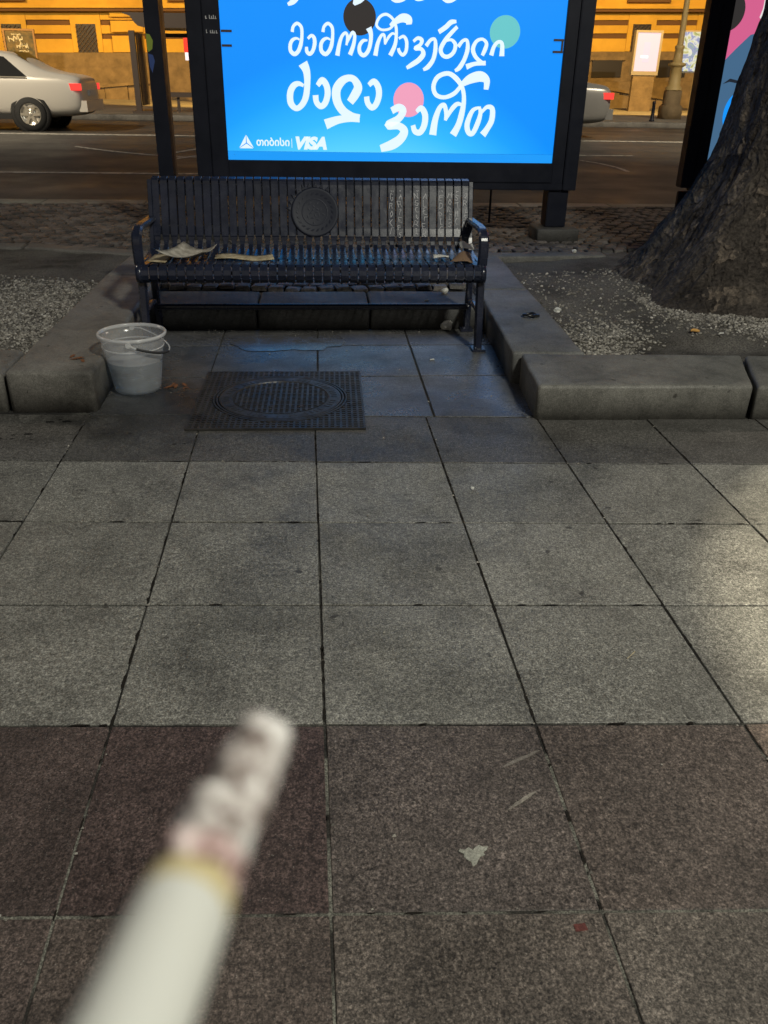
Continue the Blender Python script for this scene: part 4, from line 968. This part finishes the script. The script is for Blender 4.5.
_mb = MB(); _mb.tube([(0, 0, .002), (.03, .028, .003)], .0014, 6); o = _mb.build('dry_grass_stalk', M['card']); o.location = (.795, -1.285, 0); tag(o, 'short pale dry stalk lying on a grey paving slab', 'stalk')
crumbs = MB()
for k in range(300):
    _i, _j = random.randint(-4, 4), random.randint(-4, 0); _a, _b = grid(_i, _j); _t = random.random()*.5; x, y = random.choice([(_a+_t, _b-.048*_t+random.gauss(0, .004)), (_a+random.gauss(0, .004), _b+_t), (random.uniform(-1, .95), random.uniform(.6, 1.95)), (random.uniform(-1, 1.), random.gauss(1.93, .03)), (random.uniform(-1.4, 1.8), random.uniform(-2, .4))]); s = random.uniform(.0015, .005)
    if y > 1.96: continue
    crumbs.add([(x-s, y-s*.7, .001), (x+s, y-s*.5, .001), (x+s*.6, y+s, .001), (x-s*.8, y+s*.7, .001), (x, y, .001+s)], [(0, 1, 4), (1, 2, 4), (2, 3, 4), (3, 0, 4)])
tag(crumbs.build('grit', M['pebble']), 'scattered pale grit and crumbs on the paving', 'grit', kind='stuff')

# ------------------------------------------------------------------ cigarette held before the lens
def cigarette():
    P0 = Vector((-0.00821, -2.98036, 1.29611)); P1 = Vector((-0.00629, -2.96648, 1.29266)); P2 = Vector((-0.00021, -2.94787, 1.29352))
    d = (P1-P0).normalized(); root = tag(empty('cigarette', P0), 'lit white cigarette with long grey ash held close to the camera', 'cigarette')
    M['cigpaper'] = mat('cigarette_paper', (.50, .505, .47), .8)
    M['scorch'] = mat('scorched_paper', (.47, .40, .22), .85)
    def _ash(nt, b):
        c = ramp(nt, tnoise(nt, 300, 4, .6), [(.38, (.09, .06, .05)), (.49, (.40, .36, .34)), (.62, (.72, .70, .68))]); nt.links.new(c, b.inputs['Base Color']); bump(nt, b, tnoise(nt, 700, 4, .7), .8, .0008)
    M['ash'] = mat('ash', rough=.95, spec=.1, nodes=_ash)
    M['emberred'] = mat('reddish_ash', (.42, .33, .31), .95, nodes=lambda nt, b: nt.links.new(ramp(nt, tnoise(nt, 420, 4, .6), [(.40, (.16, .09, .07)), (.5, (.44, .31, .30)), (.62, (.60, .52, .50))]), b.inputs['Base Color']))
    M['filter'] = mat('cork_filter', (.55, .34, .14), .8)
    r = .00395
    mm = MB(); mm.tube([P0-d*.028, P0, P1-d*.0038], r, 28); local(mm.build('paper_tube', M['cigpaper']), root)
    mm = MB(); mm.tube([P0-d*.052, P0-d*.0282], r+.00005, 28); local(mm.build('filter', M['filter']), root)
    mm = MB(); mm.tube([P1-d*.0039, P1-d*.0012, P1-d*.0002], [r+.00002, r-.0001, r-.0006], 28); local(mm.build('scorched_edge', M['scorch']), root)
    def ashy(a, b, r0, r1, name, mt, k0):
        mm = MB(); n = 28; m2 = 22; vs = []; ax = (b-a).normalized(); u = ax.cross(Vector((0, 0, 1))).normalized(); w = u.cross(ax)
        for i in range(m2+1):
            t = i/m2; c = a.lerp(b, t)+w*.0012*math.sin(t*PI)*(.4 if k0 else 1)
            rad = r0+(r1-r0)*t
            if not k0 and t > .82: rad *= math.sqrt(max(.0, 1-((t-.82)/.18)**2))*.98+.02
            for k in range(n):
                p = c+(u*math.cos(2*PI*k/n)+w*math.sin(2*PI*k/n))*rad
                p += (p-c)*(.34*noise.noise(p*420)+.22*noise.noise(p*900)); vs.append(p)
        mm.add(vs, [(i*n+k, i*n+(k+1) % n, (i+1)*n+(k+1) % n, (i+1)*n+k) for i in range(m2) for k in range(n)]+[tuple(range(n)), tuple(range(m2*n, m2*n+n))], True)
        local(mm.build(name, mt), root)
    ashy(P1-d*.0003, P1.lerp(P2, .16), r*.93, r*.90, 'charred_ring', M['emberred'], 1)
    ashy(P1.lerp(P2, .12), P2, r*.90, r*.66, 'ash', M['ash'], 0)
cigarette()

# ------------------------------------------------------------------ buildings across the street
def sh(x, z): return z+.0195*(x+9.9)       # the street climbs to the right
M['plaster'] = mat('ochre_plaster', (.58, .40, .13), .85, nodes=lambda nt, b: (nt.links.new(ramp(nt, tnoise(nt, 1.3, 6, .6), [(.3, (.50, .29, .035)), (.7, (.64, .38, .05))]), b.inputs['Base Color'])))
M['band'] = mat('brown_band', (.12, .06, .022), .85)
M['plinth'] = mat('plinth_stone', (.3, .22, .13), .85, nodes=lambda nt, b: (nt.links.new(ramp(nt, tnoise(nt, 2.5, 6, .65), [(.3, (.12, .085, .045)), (.7, (.24, .17, .09))]), b.inputs['Base Color']), bump(nt, b, tnoise(nt, 6, 5), .5, .05)))
M['dark'] = mat('dark_opening', (.02, .017, .015), .4)
M['lattice'] = mat('iron_lattice', (.06, .035, .02), .6)
bd = tag(empty('building', (0, 34.5, .37)), 'long ochre plaster building with brown bands and stone plinth across the road', 'building')
def bpart(name, x0, x1, y0, y1, z0, z1, mt, par=None):
    k = max(1, int(abs(x1-x0)/6)); mm = MB()
    mm.box(x0, x1, y0, y1, z0, z1, lambda x, y, z: (x, y, sh(x, z)))
    return local(mm.build(name, M[mt]), par or bd)
bpart('wall', -45, 45, 34.06, 36, 1.9, 9.0, 'band')
bpart('plinth', -45, 45, 33.86, 36, .0, 1.40, 'plinth'); bpart('plinth_course', -45, 45, 33.92, 36.1, 1.402, 1.898, 'plinth')
bpart('cornice', -45, 45, 33.72, 34.05, 3.24, 3.34, 'band'); bpart('cornice_fillet', -45, 45, 33.66, 34.045, 3.342, 3.44, 'plaster')
bpart('roof', -46, 46, 33.5, 37, 9.0, 9.35, 'band')
wins = [-22.3, -19.6, -16.9, -14.1, -11.27, -8.55, -4.1, -1.3, 1.5, 4.3, 7.1, 9.9, 12.75, 15.5, 18.2, 21]
edges = [-45.0]
for w in wins:
    edges += [w-.56, w+.56]
edges += [45.0]
cz = ((1.905, 2.35), (2.53, 2.80), (2.98, 3.236))
for k in range(0, len(edges), 2):
    a, b = edges[k]+.004, edges[k+1]-.004
    for z0, z1 in cz: bpart('plaster_course', a, b, 34.0, 34.058, z0, z1, 'plaster')
    pil = {10: None}
for z0, z1 in ((1.91, 2.45), (2.58, 2.94), (3.07, 3.235)): bpart('pilaster_block', -7.60, -6.42, 33.88, 33.998, z0, z1, 'plaster')
bpart('upper_wall', -45, 45, 33.95, 34.055, 3.445, 8.98, 'plaster')
for k, w in enumerate(wins):
    s = bpart('window_surround', w-.555, w+.555, 33.985, 34.059, 1.91, 3.235, 'plaster')
    win = bpart('window', w-.36, w+.36, 33.962, 33.984, 1.60 if w < 0 else 1.86, 2.84, 'dark', s)
    mm = MB()
    for q in range(-6, 9):      # diagonal grille
        for sg in (-1, 1):
            xa, za = w-.36, 1.62+q*.16; xb, zb2 = w+.36, za+sg*.72
            lo, hi = (1.62 if w < 0 else 1.88), 2.82
            t0, t1 = 0, 1
            for t in range(2): pass
            pts = [(xa+(xb-xa)*t/12, za+(zb2-za)*t/12) for t in range(13)]; pts = [p for p in pts if lo <= p[1] <= hi]
            if len(pts) > 1: mm.tube([(p[0], 33.95, sh(p[0], p[1])) for p in (pts[0], pts[-1])], .022, 4)
    if abs(w+8.55) < 4 or abs(w-12.75) < 4: local(mm.build('lattice', M['plaster'] if False else M['brownsteel']), win)
for x0, x1 in ((10.9, 12.1), (13.55, 14.7), (8.2, 9.4), (16.4, 17.6)):
    w = bpart('basement_window', x0, x1, 33.83, 33.858, 1.0, 1.60, 'dark'); bpart('lintel', x0-.12, x1+.12, 33.82, 33.857, 1.605, 1.72, 'plinth', w)
for x0, x1 in ((-5.4, -4.7), (12.0, 13.7), (-12, -10.6)): bpart('upper_sill', x0, x1, 33.8, 33.945, 3.56, 3.66, 'band')
# rough stone parapets before the building
def parapet(x0, x1, y, z0a, z0b, label):
    r = tag(empty('stone_parapet', ((x0+x1)/2, y, .37)), label, 'wall'); n = max(3, int((x1-x0)/.7)); top = lambda x: z0a+(z0b-z0a)*(x-x0)/(x1-x0)
    for k in range(n):
        a = x0+(x1-x0)*k/n; b = x0+(x1-x0)*(k+1)/n-.02; mm = MB(); f = random.uniform(-.03, .03)
        mm.add([(a, y+f, .37), (b, y+f, .37), (b, y+.5, .37), (a, y+.5, .37), (a, y+f, top(a)), (b, y+f, top(b)), (b, y+.5, top(b)), (a, y+.5, top(a))], [(3, 2, 1, 0), (4, 5, 6, 7), (0, 1, 5, 4), (1, 2, 6, 5), (2, 3, 7, 6), (3, 0, 4, 7)]); local(mm.build('stone', M['plinth']), r)
    mm = MB(); mm.add([(x0, y-.08, top(x0)+.002), (x1, y-.08, top(x1)+.002), (x1, y+.56, top(x1)+.002), (x0, y+.56, top(x0)+.002), (x0, y-.08, top(x0)+.1), (x1, y-.08, top(x1)+.1), (x1, y+.56, top(x1)+.1), (x0, y+.56, top(x0)+.1)], [(3, 2, 1, 0), (4, 5, 6, 7), (0, 1, 5, 4), (1, 2, 6, 5), (2, 3, 7, 6), (3, 0, 4, 7)]); local(mm.build('coping', M['plinth']), r)
parapet(-9.6, -6.2, 33.0, .62, .92, 'low sloping rough stone wall before the ochre building, left of the shelter')
parapet(10.2, 13.9, 32.4, 1.12, .62, 'low sloping stone wall before the ochre building, right of the blue board')
bpart('wall_base', 10.2, 16, 33.2, 33.85, -.1, .85, 'plinth')

# ------------------------------------------------------------------ things on the far pavement
cb = tag(empty('menu_board', (-10.15, 31, .37)), 'framed menu board with pale chalk lettering before the ochre building', 'sign')
M['board'] = mat('board_print', (.10, .085, .05), .6, nodes=lambda nt, b: nt.links.new(ramp(nt, tnoise(nt, 5, 3), [(.35, (.05, .055, .04)), (.65, (.20, .14, .05))]), b.inputs['Base Color']))
M['wood'] = mat('wood_frame', (.35, .2, .08), .6); M['chalk'] = mat('chalk', (.75, .72, .6), .8)
mm = MB(); mm.box(-10.62, -9.68, 31.0, 31.04, 1.70, 2.50); local(mm.build('panel', M['board']), cb)
mm = MB(); mm.box(-10.68, -10.621, 30.97, 31.05, 1.64, 2.56); mm.box(-9.679, -9.62, 30.97, 31.05, 1.64, 2.56); mm.box(-10.62, -9.68, 30.975, 31.045, 2.502, 2.56); mm.box(-10.62, -9.68, 30.975, 31.045, 1.64, 1.698); local(mm.build('frame', M['wood']), cb)
for x in (-10.6, -9.72): mm = MB(); mm.box(x, x+.05, 31.0, 31.06, .37, 1.638); local(mm.build('leg', M['wood']), cb)
def scribble(x0, x1, z, h, amp):
    P = []; x = x0; k = 0
    while x < x1:
        P.append(((x+random.uniform(-.16, .16)*h)*1000, (z+h*random.choice((0, .1, .45, .5, .6, 1.0)))*1000, h*amp*random.uniform(.6, 1.1)*1000)); x += h*.16; k += 1
    local(ribbon([P], 30.998, None, 'x', None).build('chalk_lettering', M['chalk']), cb)
scribble(-10.52, -10.05, 2.16, .17, .2); scribble(-10.28, -9.86, 1.97, .16, .2)
scribble(-10.40, -10.08, 2.36, .05, .35); scribble(-10.22, -9.88, 1.87, .06, .35); scribble(-10.40, -9.98, 1.76, .07, .35)

def shelter():
    r = tag(empty('bus_shelter', (-3.2, 21.6, .37)), 'dark brown steel bus shelter across the road, left of blue board', 'bus shelter')
    def p(name, *b, mt='brownsteel', par=None):
        mm = MB(); mm.box(*b); return local(mm.build(name, M[mt]), par or r)
    pan = p('side_frame', -4.64, -4.50, 21.5, 21.62, .37, 2.24); p('post', -4.40, -4.28, 22.6, 22.72, .37, 2.24); p('post', .2, .32, 22.6, 22.72, .37, 2.24); p('side_frame', .25, .39, 21.5, 21.62, .37, 2.24)
    M['shglass'] = mat('smoked_glass', (.05, .035, .025), .15)
    p('side_panel', -4.495, -4.46, 21.63, 22.59, .55, 2.2, mt='shglass', par=pan)
    p('base_plate', -4.72, -4.2, 21.4, 22.8, .371, .43)
    rf = MB(); rf.prism([(-4.70, 2.62), (-4.62, 2.62), (.9, 2.66), (.9, 2.34), (-4.20, 2.30), (-4.36, 2.34), (-4.44, 2.42), (-4.52, 2.54), (-4.70, 2.60)], lambda a, b, d: (a, d, b), 21.3, 23.0); local(rf.build('roof', M['brownsteel']), r)
    p('cross_rail', -4.2, .2, 22.62, 22.7, 2.14, 2.23); p('bench_rail', -3.9, .0, 22.2, 22.45, .74, .86)
    for x in (-3.7, -.3): p('bench_leg', x, x+.07, 22.3, 22.36, .371, .738)
shelter()
M['red'] = emis('red_sign_panel', (.75, .03, .02), .9); M['whitesign'] = emis('white_sign_panel', (.85, .78, .9), 1.0)
sg = tag(empty('shop_sign', (-4.3, 31, .37)), 'small red and white lit sign seen through the far bus shelter', 'sign')
mm = MB(); mm.box(-4.58, -4.15, 31, 31.15, 1.95, 2.42); local(mm.build('red_panel', M['red']), sg)
mm = MB(); mm.box(-4.55, -4.36, 30.97, 31.1, 1.70, 1.945); local(mm.build('white_panel', M['whitesign']), sg)
mm = MB(); mm.box(-4.40, -4.20, 30.96, 31.1, 1.46, 1.695); local(mm.build('white_panel', M['whitesign']), sg)
mm = MB(); mm.box(-4.42, -4.34, 31.02, 31.08, .37, 1.455); local(mm.build('pole', M['brownsteel']), sg)
# white street light box, coloured poster stand, bollard
ci = tag(empty('street_lightbox', (11.33, 29, .37)), 'glowing white portrait light box on the far pavement', 'light box')
M['glow'] = emis('white_lit_sheet', (.70, .56, .66), 1.0); M['greyst'] = mat('grey_steel', (.3, .27, .22), .5)
mm = MB(); mm.box(10.93, 11.73, 28.998, 29.01, 1.62, 2.78); g = local(mm.build('lit_sheet', M['glow']), ci)
M['glow2'] = emis('lilac_print', (.68, .55, .70), 1.0); mm = MB(); mm.box(11.2, 11.42, 28.99, 28.996, 1.9, 2.5); local(mm.build('printed_figure', M['glow2']), g)
M['glow3'] = emis('white_print_patch', (1., .96, .92), 1.1); mm = MB(); mm.box(11.12, 11.38, 28.985, 28.989, 2.02, 2.1); local(mm.build('printed_title', M['glow3']), g)
mm = MB(); mm.box(10.86, 10.928, 28.97, 29.2, 1.5, 2.85); mm.box(11.732, 11.80, 28.97, 29.2, 1.5, 2.85); mm.box(10.929, 11.731, 28.97, 29.2, 2.782, 2.85); mm.box(10.929, 11.731, 28.97, 29.2, 1.5, 1.618); mm.box(10.93, 11.73, 29.02, 29.2, 1.62, 2.78); local(mm.build('frame', M['greyst']), ci)
mm = MB(); mm.box(10.95, 11.71, 29.0, 29.18, .37, 1.498); local(mm.build('pedestal', M['plinth']), ci)
cp = tag(empty('poster_stand', (12.95, 29.5, .37)), 'bright multicoloured poster stand beside the far lamp post', 'poster')
def _col(nt, b):
    c = ramp(nt, tnoise(nt, 3.2, 3, .5, dist=1.5), [(.3, (.05, .16, .07)), (.42, (.5, .5, .25)), (.5, (.75, .8, .8)), (.58, (.05, .12, .6)), (.7, (.25, .5, .3))]); nt.links.new(c, b.inputs['Emission Color'])
M['multi'] = emis('coloured_print', (.4, .5, .4), .8); _col(M['multi'].node_tree, M['multi'].node_tree.nodes['Principled BSDF'])
mm = MB(); mm.box(12.65, 13.5, 29.5, 29.56, 1.65, 2.85); local(mm.build('printed_sheet', M['multi']), cp)
mm = MB(); mm.box(12.60, 13.55, 29.57, 29.65, 1.6, 2.9); mm.box(12.7, 12.78, 29.57, 29.64, .37, 1.599); mm.box(13.35, 13.43, 29.57, 29.64, .37, 1.599); local(mm.build('frame', M['greyst']), cp)
mm = MB(); mm.lathe([(0, .86), (.03, .86), (.045, .84), (.045, .80), (.038, .79), (.05, .42), (.07, .40), (.07, .371), (0, .371)], 16, (8.96, 21.2, 0)); tag(mm.build('bollard', M['frame']), 'thin black bollard on the far pavement before the stone wall', 'bollard')

# ------------------------------------------------------------------ street lamps
def street_lamp(x, y, label, energy=1500, col=(1, .50, .09)):
    r = tag(empty('lamp_post', (x, y, .37)), label, 'lamp post', 'ornamental lamp posts on the far pavement')
    mt = M['lampiron']
    def p(name, prof, n=16, par=None):
        mm = MB(); mm.lathe(prof, n); return mm.build(name, mt if name != 'plinth' else M['plinth'], par or r)
    p('plinth', [(0, 0), (.36, 0), (.36, .30), (.30, .36), (.27, .38), (.27, .72), (.22, .74), (0, .74)], 4).rotation_euler.z = PI/4
    p('base', [(.23, .741), (.23, .80), (.17, .86), (.15, 1.30), (.18, 1.33), (.24, 1.36), (.24, 1.41), (.13, 1.44), (.11, 1.75), (.13, 1.78), (.13, 1.84), (.09, 1.86)], 14)
    p('shaft', [(.085, 1.861), (.065, 4.0), (.055, 6.8), (.10, 6.85), (.10, 6.95), (0, 7.0)], 14)
    mm = MB(); mm.tube([(0, 0, 6.7), (0, .4, 7.0), (0, .9, 7.05), (0, 1.2, 6.95)], .03, 8); arm = mm.build('arm', mt, r)
    mm = MB(); mm.lathe([(0, 7.05), (.10, 7.02), (.22, 6.90), (.21, 6.88), (0, 6.89)], 16, (0, 1.3, 0)); h = mm.build('lantern', mt, r)
    mm = MB(); mm.lathe([(0, 6.80), (.13, 6.84), (.17, 6.879), (0, 6.88)], 16, (0, 1.3, 0)); mm.build('bulb_glass', M['sodium'], h)
    return r
M['lampiron'] = mat('painted_lamp_iron', (.42, .30, .12), .55)
M['sodium'] = emis('sodium_glass', (1, .55, .12), 6)
def add_light(name, loc, energy, col, kind='POINT', size=.15, rot=None, spot=None, blend=.5, parent=None):
    d = bpy.data.lights.new(name, kind); d.energy = energy; d.color = col; d.shadow_soft_size = size
    if kind == 'SPOT': d.spot_size = spot; d.spot_blend = blend
    o = bpy.data.objects.new(name, d); COL.objects.link(o); o.location = loc
    if rot: o.rotation_euler = rot
    if parent: o.parent = parent
    return o
E_FAR, E_FRONT, E_PATCH, E_ROAD = 6000, 1950, 1300, 6000
for k, (x, y, lab) in enumerate(((10.12, 23.0, 'ochre lit cast iron lamp post on stone plinth on the far pavement'), (-14.5, 23.0, 'unseen cast iron lamp post beyond the left edge, far pavement'), (-2.2, 23.4, 'unseen cast iron lamp post behind the blue board, far pavement'), (24, 23, 'unseen cast iron lamp post beyond the right edge, far pavement'))):  # unseen posts repeat the visible one, added to light the facade
    lp_ = street_lamp(x, y, lab)
    add_light('lamp_light', (0, 1.3, 6.7), E_FAR, (1, .58, .13), 'SPOT', .17, (math.radians(50), 0, 0), math.radians(86), .35, lp_)
# the lamp on this side that lights the paving: stands behind the camera
def near_lamp(x, y, h, label, reach, energy, col, tilt, rz, spot, blend, size=.11):
    r = tag(empty('pavement_lamp', (x, y, 0), rz), label, 'lamp post')
    mm = MB(); mm.lathe([(.11, 0), (.11, .5), (.07, .55), (.05, h), (0, h)], 16); mm.build('shaft', M['frame'], r)
    mm = MB(); mm.tube([(0, 0, h-.08), (0, reach*.5, h+.08), (0, reach, h+.08)], .03, 10); mm.build('arm', M['frame'], r)
    mm = MB(); mm.lathe([(0, .10), (.10, .09), (.17, .0), (.165, -.01), (0, .0)], 20, (0, reach, h+.02)); hd = mm.build('lamp_head', M['frame'], r)
    add_light('lamp_light', (0, reach, h-.02), energy, col, 'SPOT', size, (tilt, 0, 0), spot, blend, r)
near_lamp(3.3, -5.2, 6.0, 'street lamp behind the viewer lighting the paving', .8, E_FRONT, (.98, .96, .83), math.radians(30), 0.55, math.radians(150), .8, .32)
near_lamp(4.12, -1.6, 4.2, 'added unseen lamp to the right, its cone shaping a pool of light', 1.2, E_PATCH, (1, .90, .66), 0, PI/2, math.radians(48.5), .03)  # added lamp, its cone cut to the outline of the bright patch
def road_lamp(x, label):
    rl = tag(empty('road_lamp', (x, 6.2, .13)), label, 'lamp post')
    mm = MB(); mm.lathe([(.12, 0), (.10, 1), (.06, 8), (0, 8)], 16); mm.build('shaft', M['frame'], rl)
    mm = MB(); mm.tube([(0, 0, 7.9), (0, .9, 8.3), (0, 2.4, 8.35)], .04, 10); mm.build('arm', M['frame'], rl)
    mm = MB(); mm.lathe([(0, .12), (.12, .1), (.2, 0), (0, .01)], 16, (0, 2.5, 8.3)); mm.build('lamp_head', M['frame'], rl)
    add_light('lamp_light', (0, 2.5, 8.2), E_ROAD, (1, .86, .62), 'SPOT', .15, (math.radians(64), 0, 0), math.radians(116), .6, rl)
    add_light('lamp_spill', (0, 2.5, 8.18), E_ROAD*.13, (1, .84, .68), parent=rl)
road_lamp(-10.5, 'tall street lamp at the near kerb beyond the left edge')
road_lamp(11.5, 'tall street lamp at the near kerb beyond the right edge')

# ------------------------------------------------------------------ cars
def car(x_rear, y, label, paint, dirx=-1):
    """three-box saloon facing -x, x_rear is its tail, y its near side"""
    r = tag(empty('parked_car', (x_rear, y, .25)), label, 'car', 'cars on the road')
    W = .86; L = 4.45
    # stations along the length from the tail: (s, z under, z belt, z top, belt half width, top half width)
    st = [(0, .42, .80, .86, .66, .52), (.04, .30, .90, .97, .76, .60), (.25, .26, .94, 1.02, .83, .64), (.75, .24, .95, 1.06, .86, .62), (1.15, .22, .95, 1.33, .86, .58), (1.55, .22, .94, 1.41, .86, .58), (2.2, .22, .93, 1.43, .86, .58), (2.75, .22, .92, 1.36, .86, .58), (3.25, .22, .90, 1.06, .86, .66), (3.6, .24, .86, .95, .84, .66), (4.15, .28, .76, .82, .78, .60), (4.40, .34, .62, .68, .66, .5), (4.45, .42, .55, .58, .55, .4)]
    mm = MB(); vs = []; K = 13
    def ring(s, zu, zb, zt, wb, wt):
        cy = W
        half = [(wb*.80, zu), (wb*.97, zu+.10), (wb*1.0, (zu+zb)/2+.05), (wb*.985, zb), (wb*.93, zb+(zt-zb)*.12), (wt*1.04, zt-(zt-zb)*.12), (wt*.86, zt)]
        pts = [(-a, b) for a, b in half]+[(0, zt+.012)]+[(a, b) for a, b in half[::-1]]
        return [(-s, cy+a, b) for a, b in pts]
    for q in st: vs += ring(*q)
    n = 15
    fs = [(i*n+k, i*n+(k+1) % n, (i+1)*n+(k+1) % n, (i+1)*n+k) for i in range(len(st)-1) for k in range(n)]+[tuple(range(n)), tuple(range((len(st)-1)*n, len(st)*n))]
    mm.add(vs, fs, True); body = mm.build('body', paint, r)
    sm = body.modifiers.new('smooth', 'SUBSURF'); sm.levels = 2; sm.render_levels = 2
    def side(name, poly, mt, sgn, par, off=.012):
        mm = MB(); vs = []
        for s, z, w in poly:
            vs.append((-s, W-sgn*(w+off), z))
        mm.add(vs, [tuple(range(len(vs)))]); return mm.build(name, mt, par)
    for sg in (1, -1):
        for poly in ([(1.0, .98, .83), (1.62, .97, .83), (1.60, 1.32, .63), (1.42, 1.30, .64)], [(1.68, .97, .83), (2.35, .96, .83), (2.33, 1.345, .625), (1.66, 1.335, .63)], [(2.41, .96, .83), (3.12, .94, .83), (2.78, 1.27, .67), (2.40, 1.34, .625)]): side('window', poly, M['carglass'], sg, r)
        for s in (1.9, 2.75):
            mm = MB(); mm.box(-s-.16, -s, -.01, .012, .80, .83); o = mm.build('door_handle', paint, r); o.location.y = W-sg*.868
        for s in (1.02, 3.52):
            w = empty('wheel', (-s, W-sg*.78, .31)); w.parent = r; w.rotation_euler.x = PI/2*sg
            mm = MB(); mm.lathe([(.20, -.1), (.29, -.1), (.31, -.06), (.31, .06), (.29, .095), (.205, .10)], 28); mm.build('tyre', M['tyre'], w)
            mm = MB(); mm.lathe([(.205, .07), (.19, .085), (.18, .05), (.06, .06), (.05, .085), (0, .085)], 28)
            for k in range(6):
                a = 2*PI*k/6; d = Vector((math.cos(a), math.sin(a), 0)); t2 = Vector((-d.y, d.x, 0)); mm.add([d*.04+t2*.03+Vector((0, 0, .088)), d*.04-t2*.03+Vector((0, 0, .088)), d*.19-t2*.022+Vector((0, 0, .092)), d*.19+t2*.022+Vector((0, 0, .092))], [(0, 1, 2, 3)])
            mm.build('rim', M['alloy'], w)
            mm = MB(); mm.lathe([(.31, -.05), (.365, -.05), (.375, -.045), (.375, .045), (0.31, .05)], 30); ar = mm.build('wheel_arch', M['tyre'], r); ar.location = (-s, W-sg*.80, .32); ar.rotation_euler.x = PI/2
    mm = MB(); mm.add([(-.84, W-.56, 1.075), (-.84, W+.56, 1.075), (-1.28, W+.50, 1.36), (-1.28, W-.50, 1.36)], [(0, 1, 2, 3)]); rw = mm.build('rear_window', M['carglass'], r); rw.location.z = .035
    for sg in (1, -1):
        mm = MB(); mm.box(-.42, -.0, -.03, .03, .74, .86); o = mm.build('tail_light', M['tail'], r); o.location.y = W-sg*.79; o.rotation_euler.z = -sg*.10
    mm = MB(); mm.box(-.10, .055, -.72, .72, .36, .56); o = mm.build('bumper', paint, r); o.location.y = W
    for sg in (1, -1):
        for s in (1.64, 2.38, 3.2):
            mm = MB(); mm.box(-s-.006, -s+.006, -.003, .003, .34, .93); o = mm.build('door_seam', M['tyre'], r); o.location.y = W-sg*.866
        mm = MB(); mm.box(-3.2, -1.35, -.012, .012, .22, .31); o = mm.build('sill_trim', M['tyre'], r); o.location.y = W-sg*.83
        mm = MB(); mm.box(-3.1, -1.0, -.006, .006, .945, .965); o = mm.build('window_trim', M['alloy'], r); o.location.y = W-sg*.85
    mm = MB(); mm.box(-.02, .03, -.26, .26, .64, .74); o = mm.build('number_plate', M['plate'], r); o.location.y = W
    return r
M['silver'] = mat('silver_paint', (.62, .59, .54), .35, .25); M['grey'] = mat('grey_paint', (.22, .22, .22), .35, .4)
M['carglass'] = mat('car_glass', (.02, .02, .02), .08); M['tyre'] = mat('tyre', (.015, .015, .015), .8); M['alloy'] = mat('alloy', (.6, .56, .48), .3, .7)
M['tail'] = emis('tail_light', (.9, .05, .04), 1.2); M['plate'] = mat('plate', (.6, .6, .58), .5)
car(-4.55, 15.6, 'silver saloon car on the road at the left, red tail light', M['silver'])
car(6.05, 15.6, 'grey saloon car on the road with tail showing right of the blue board', M['grey'])
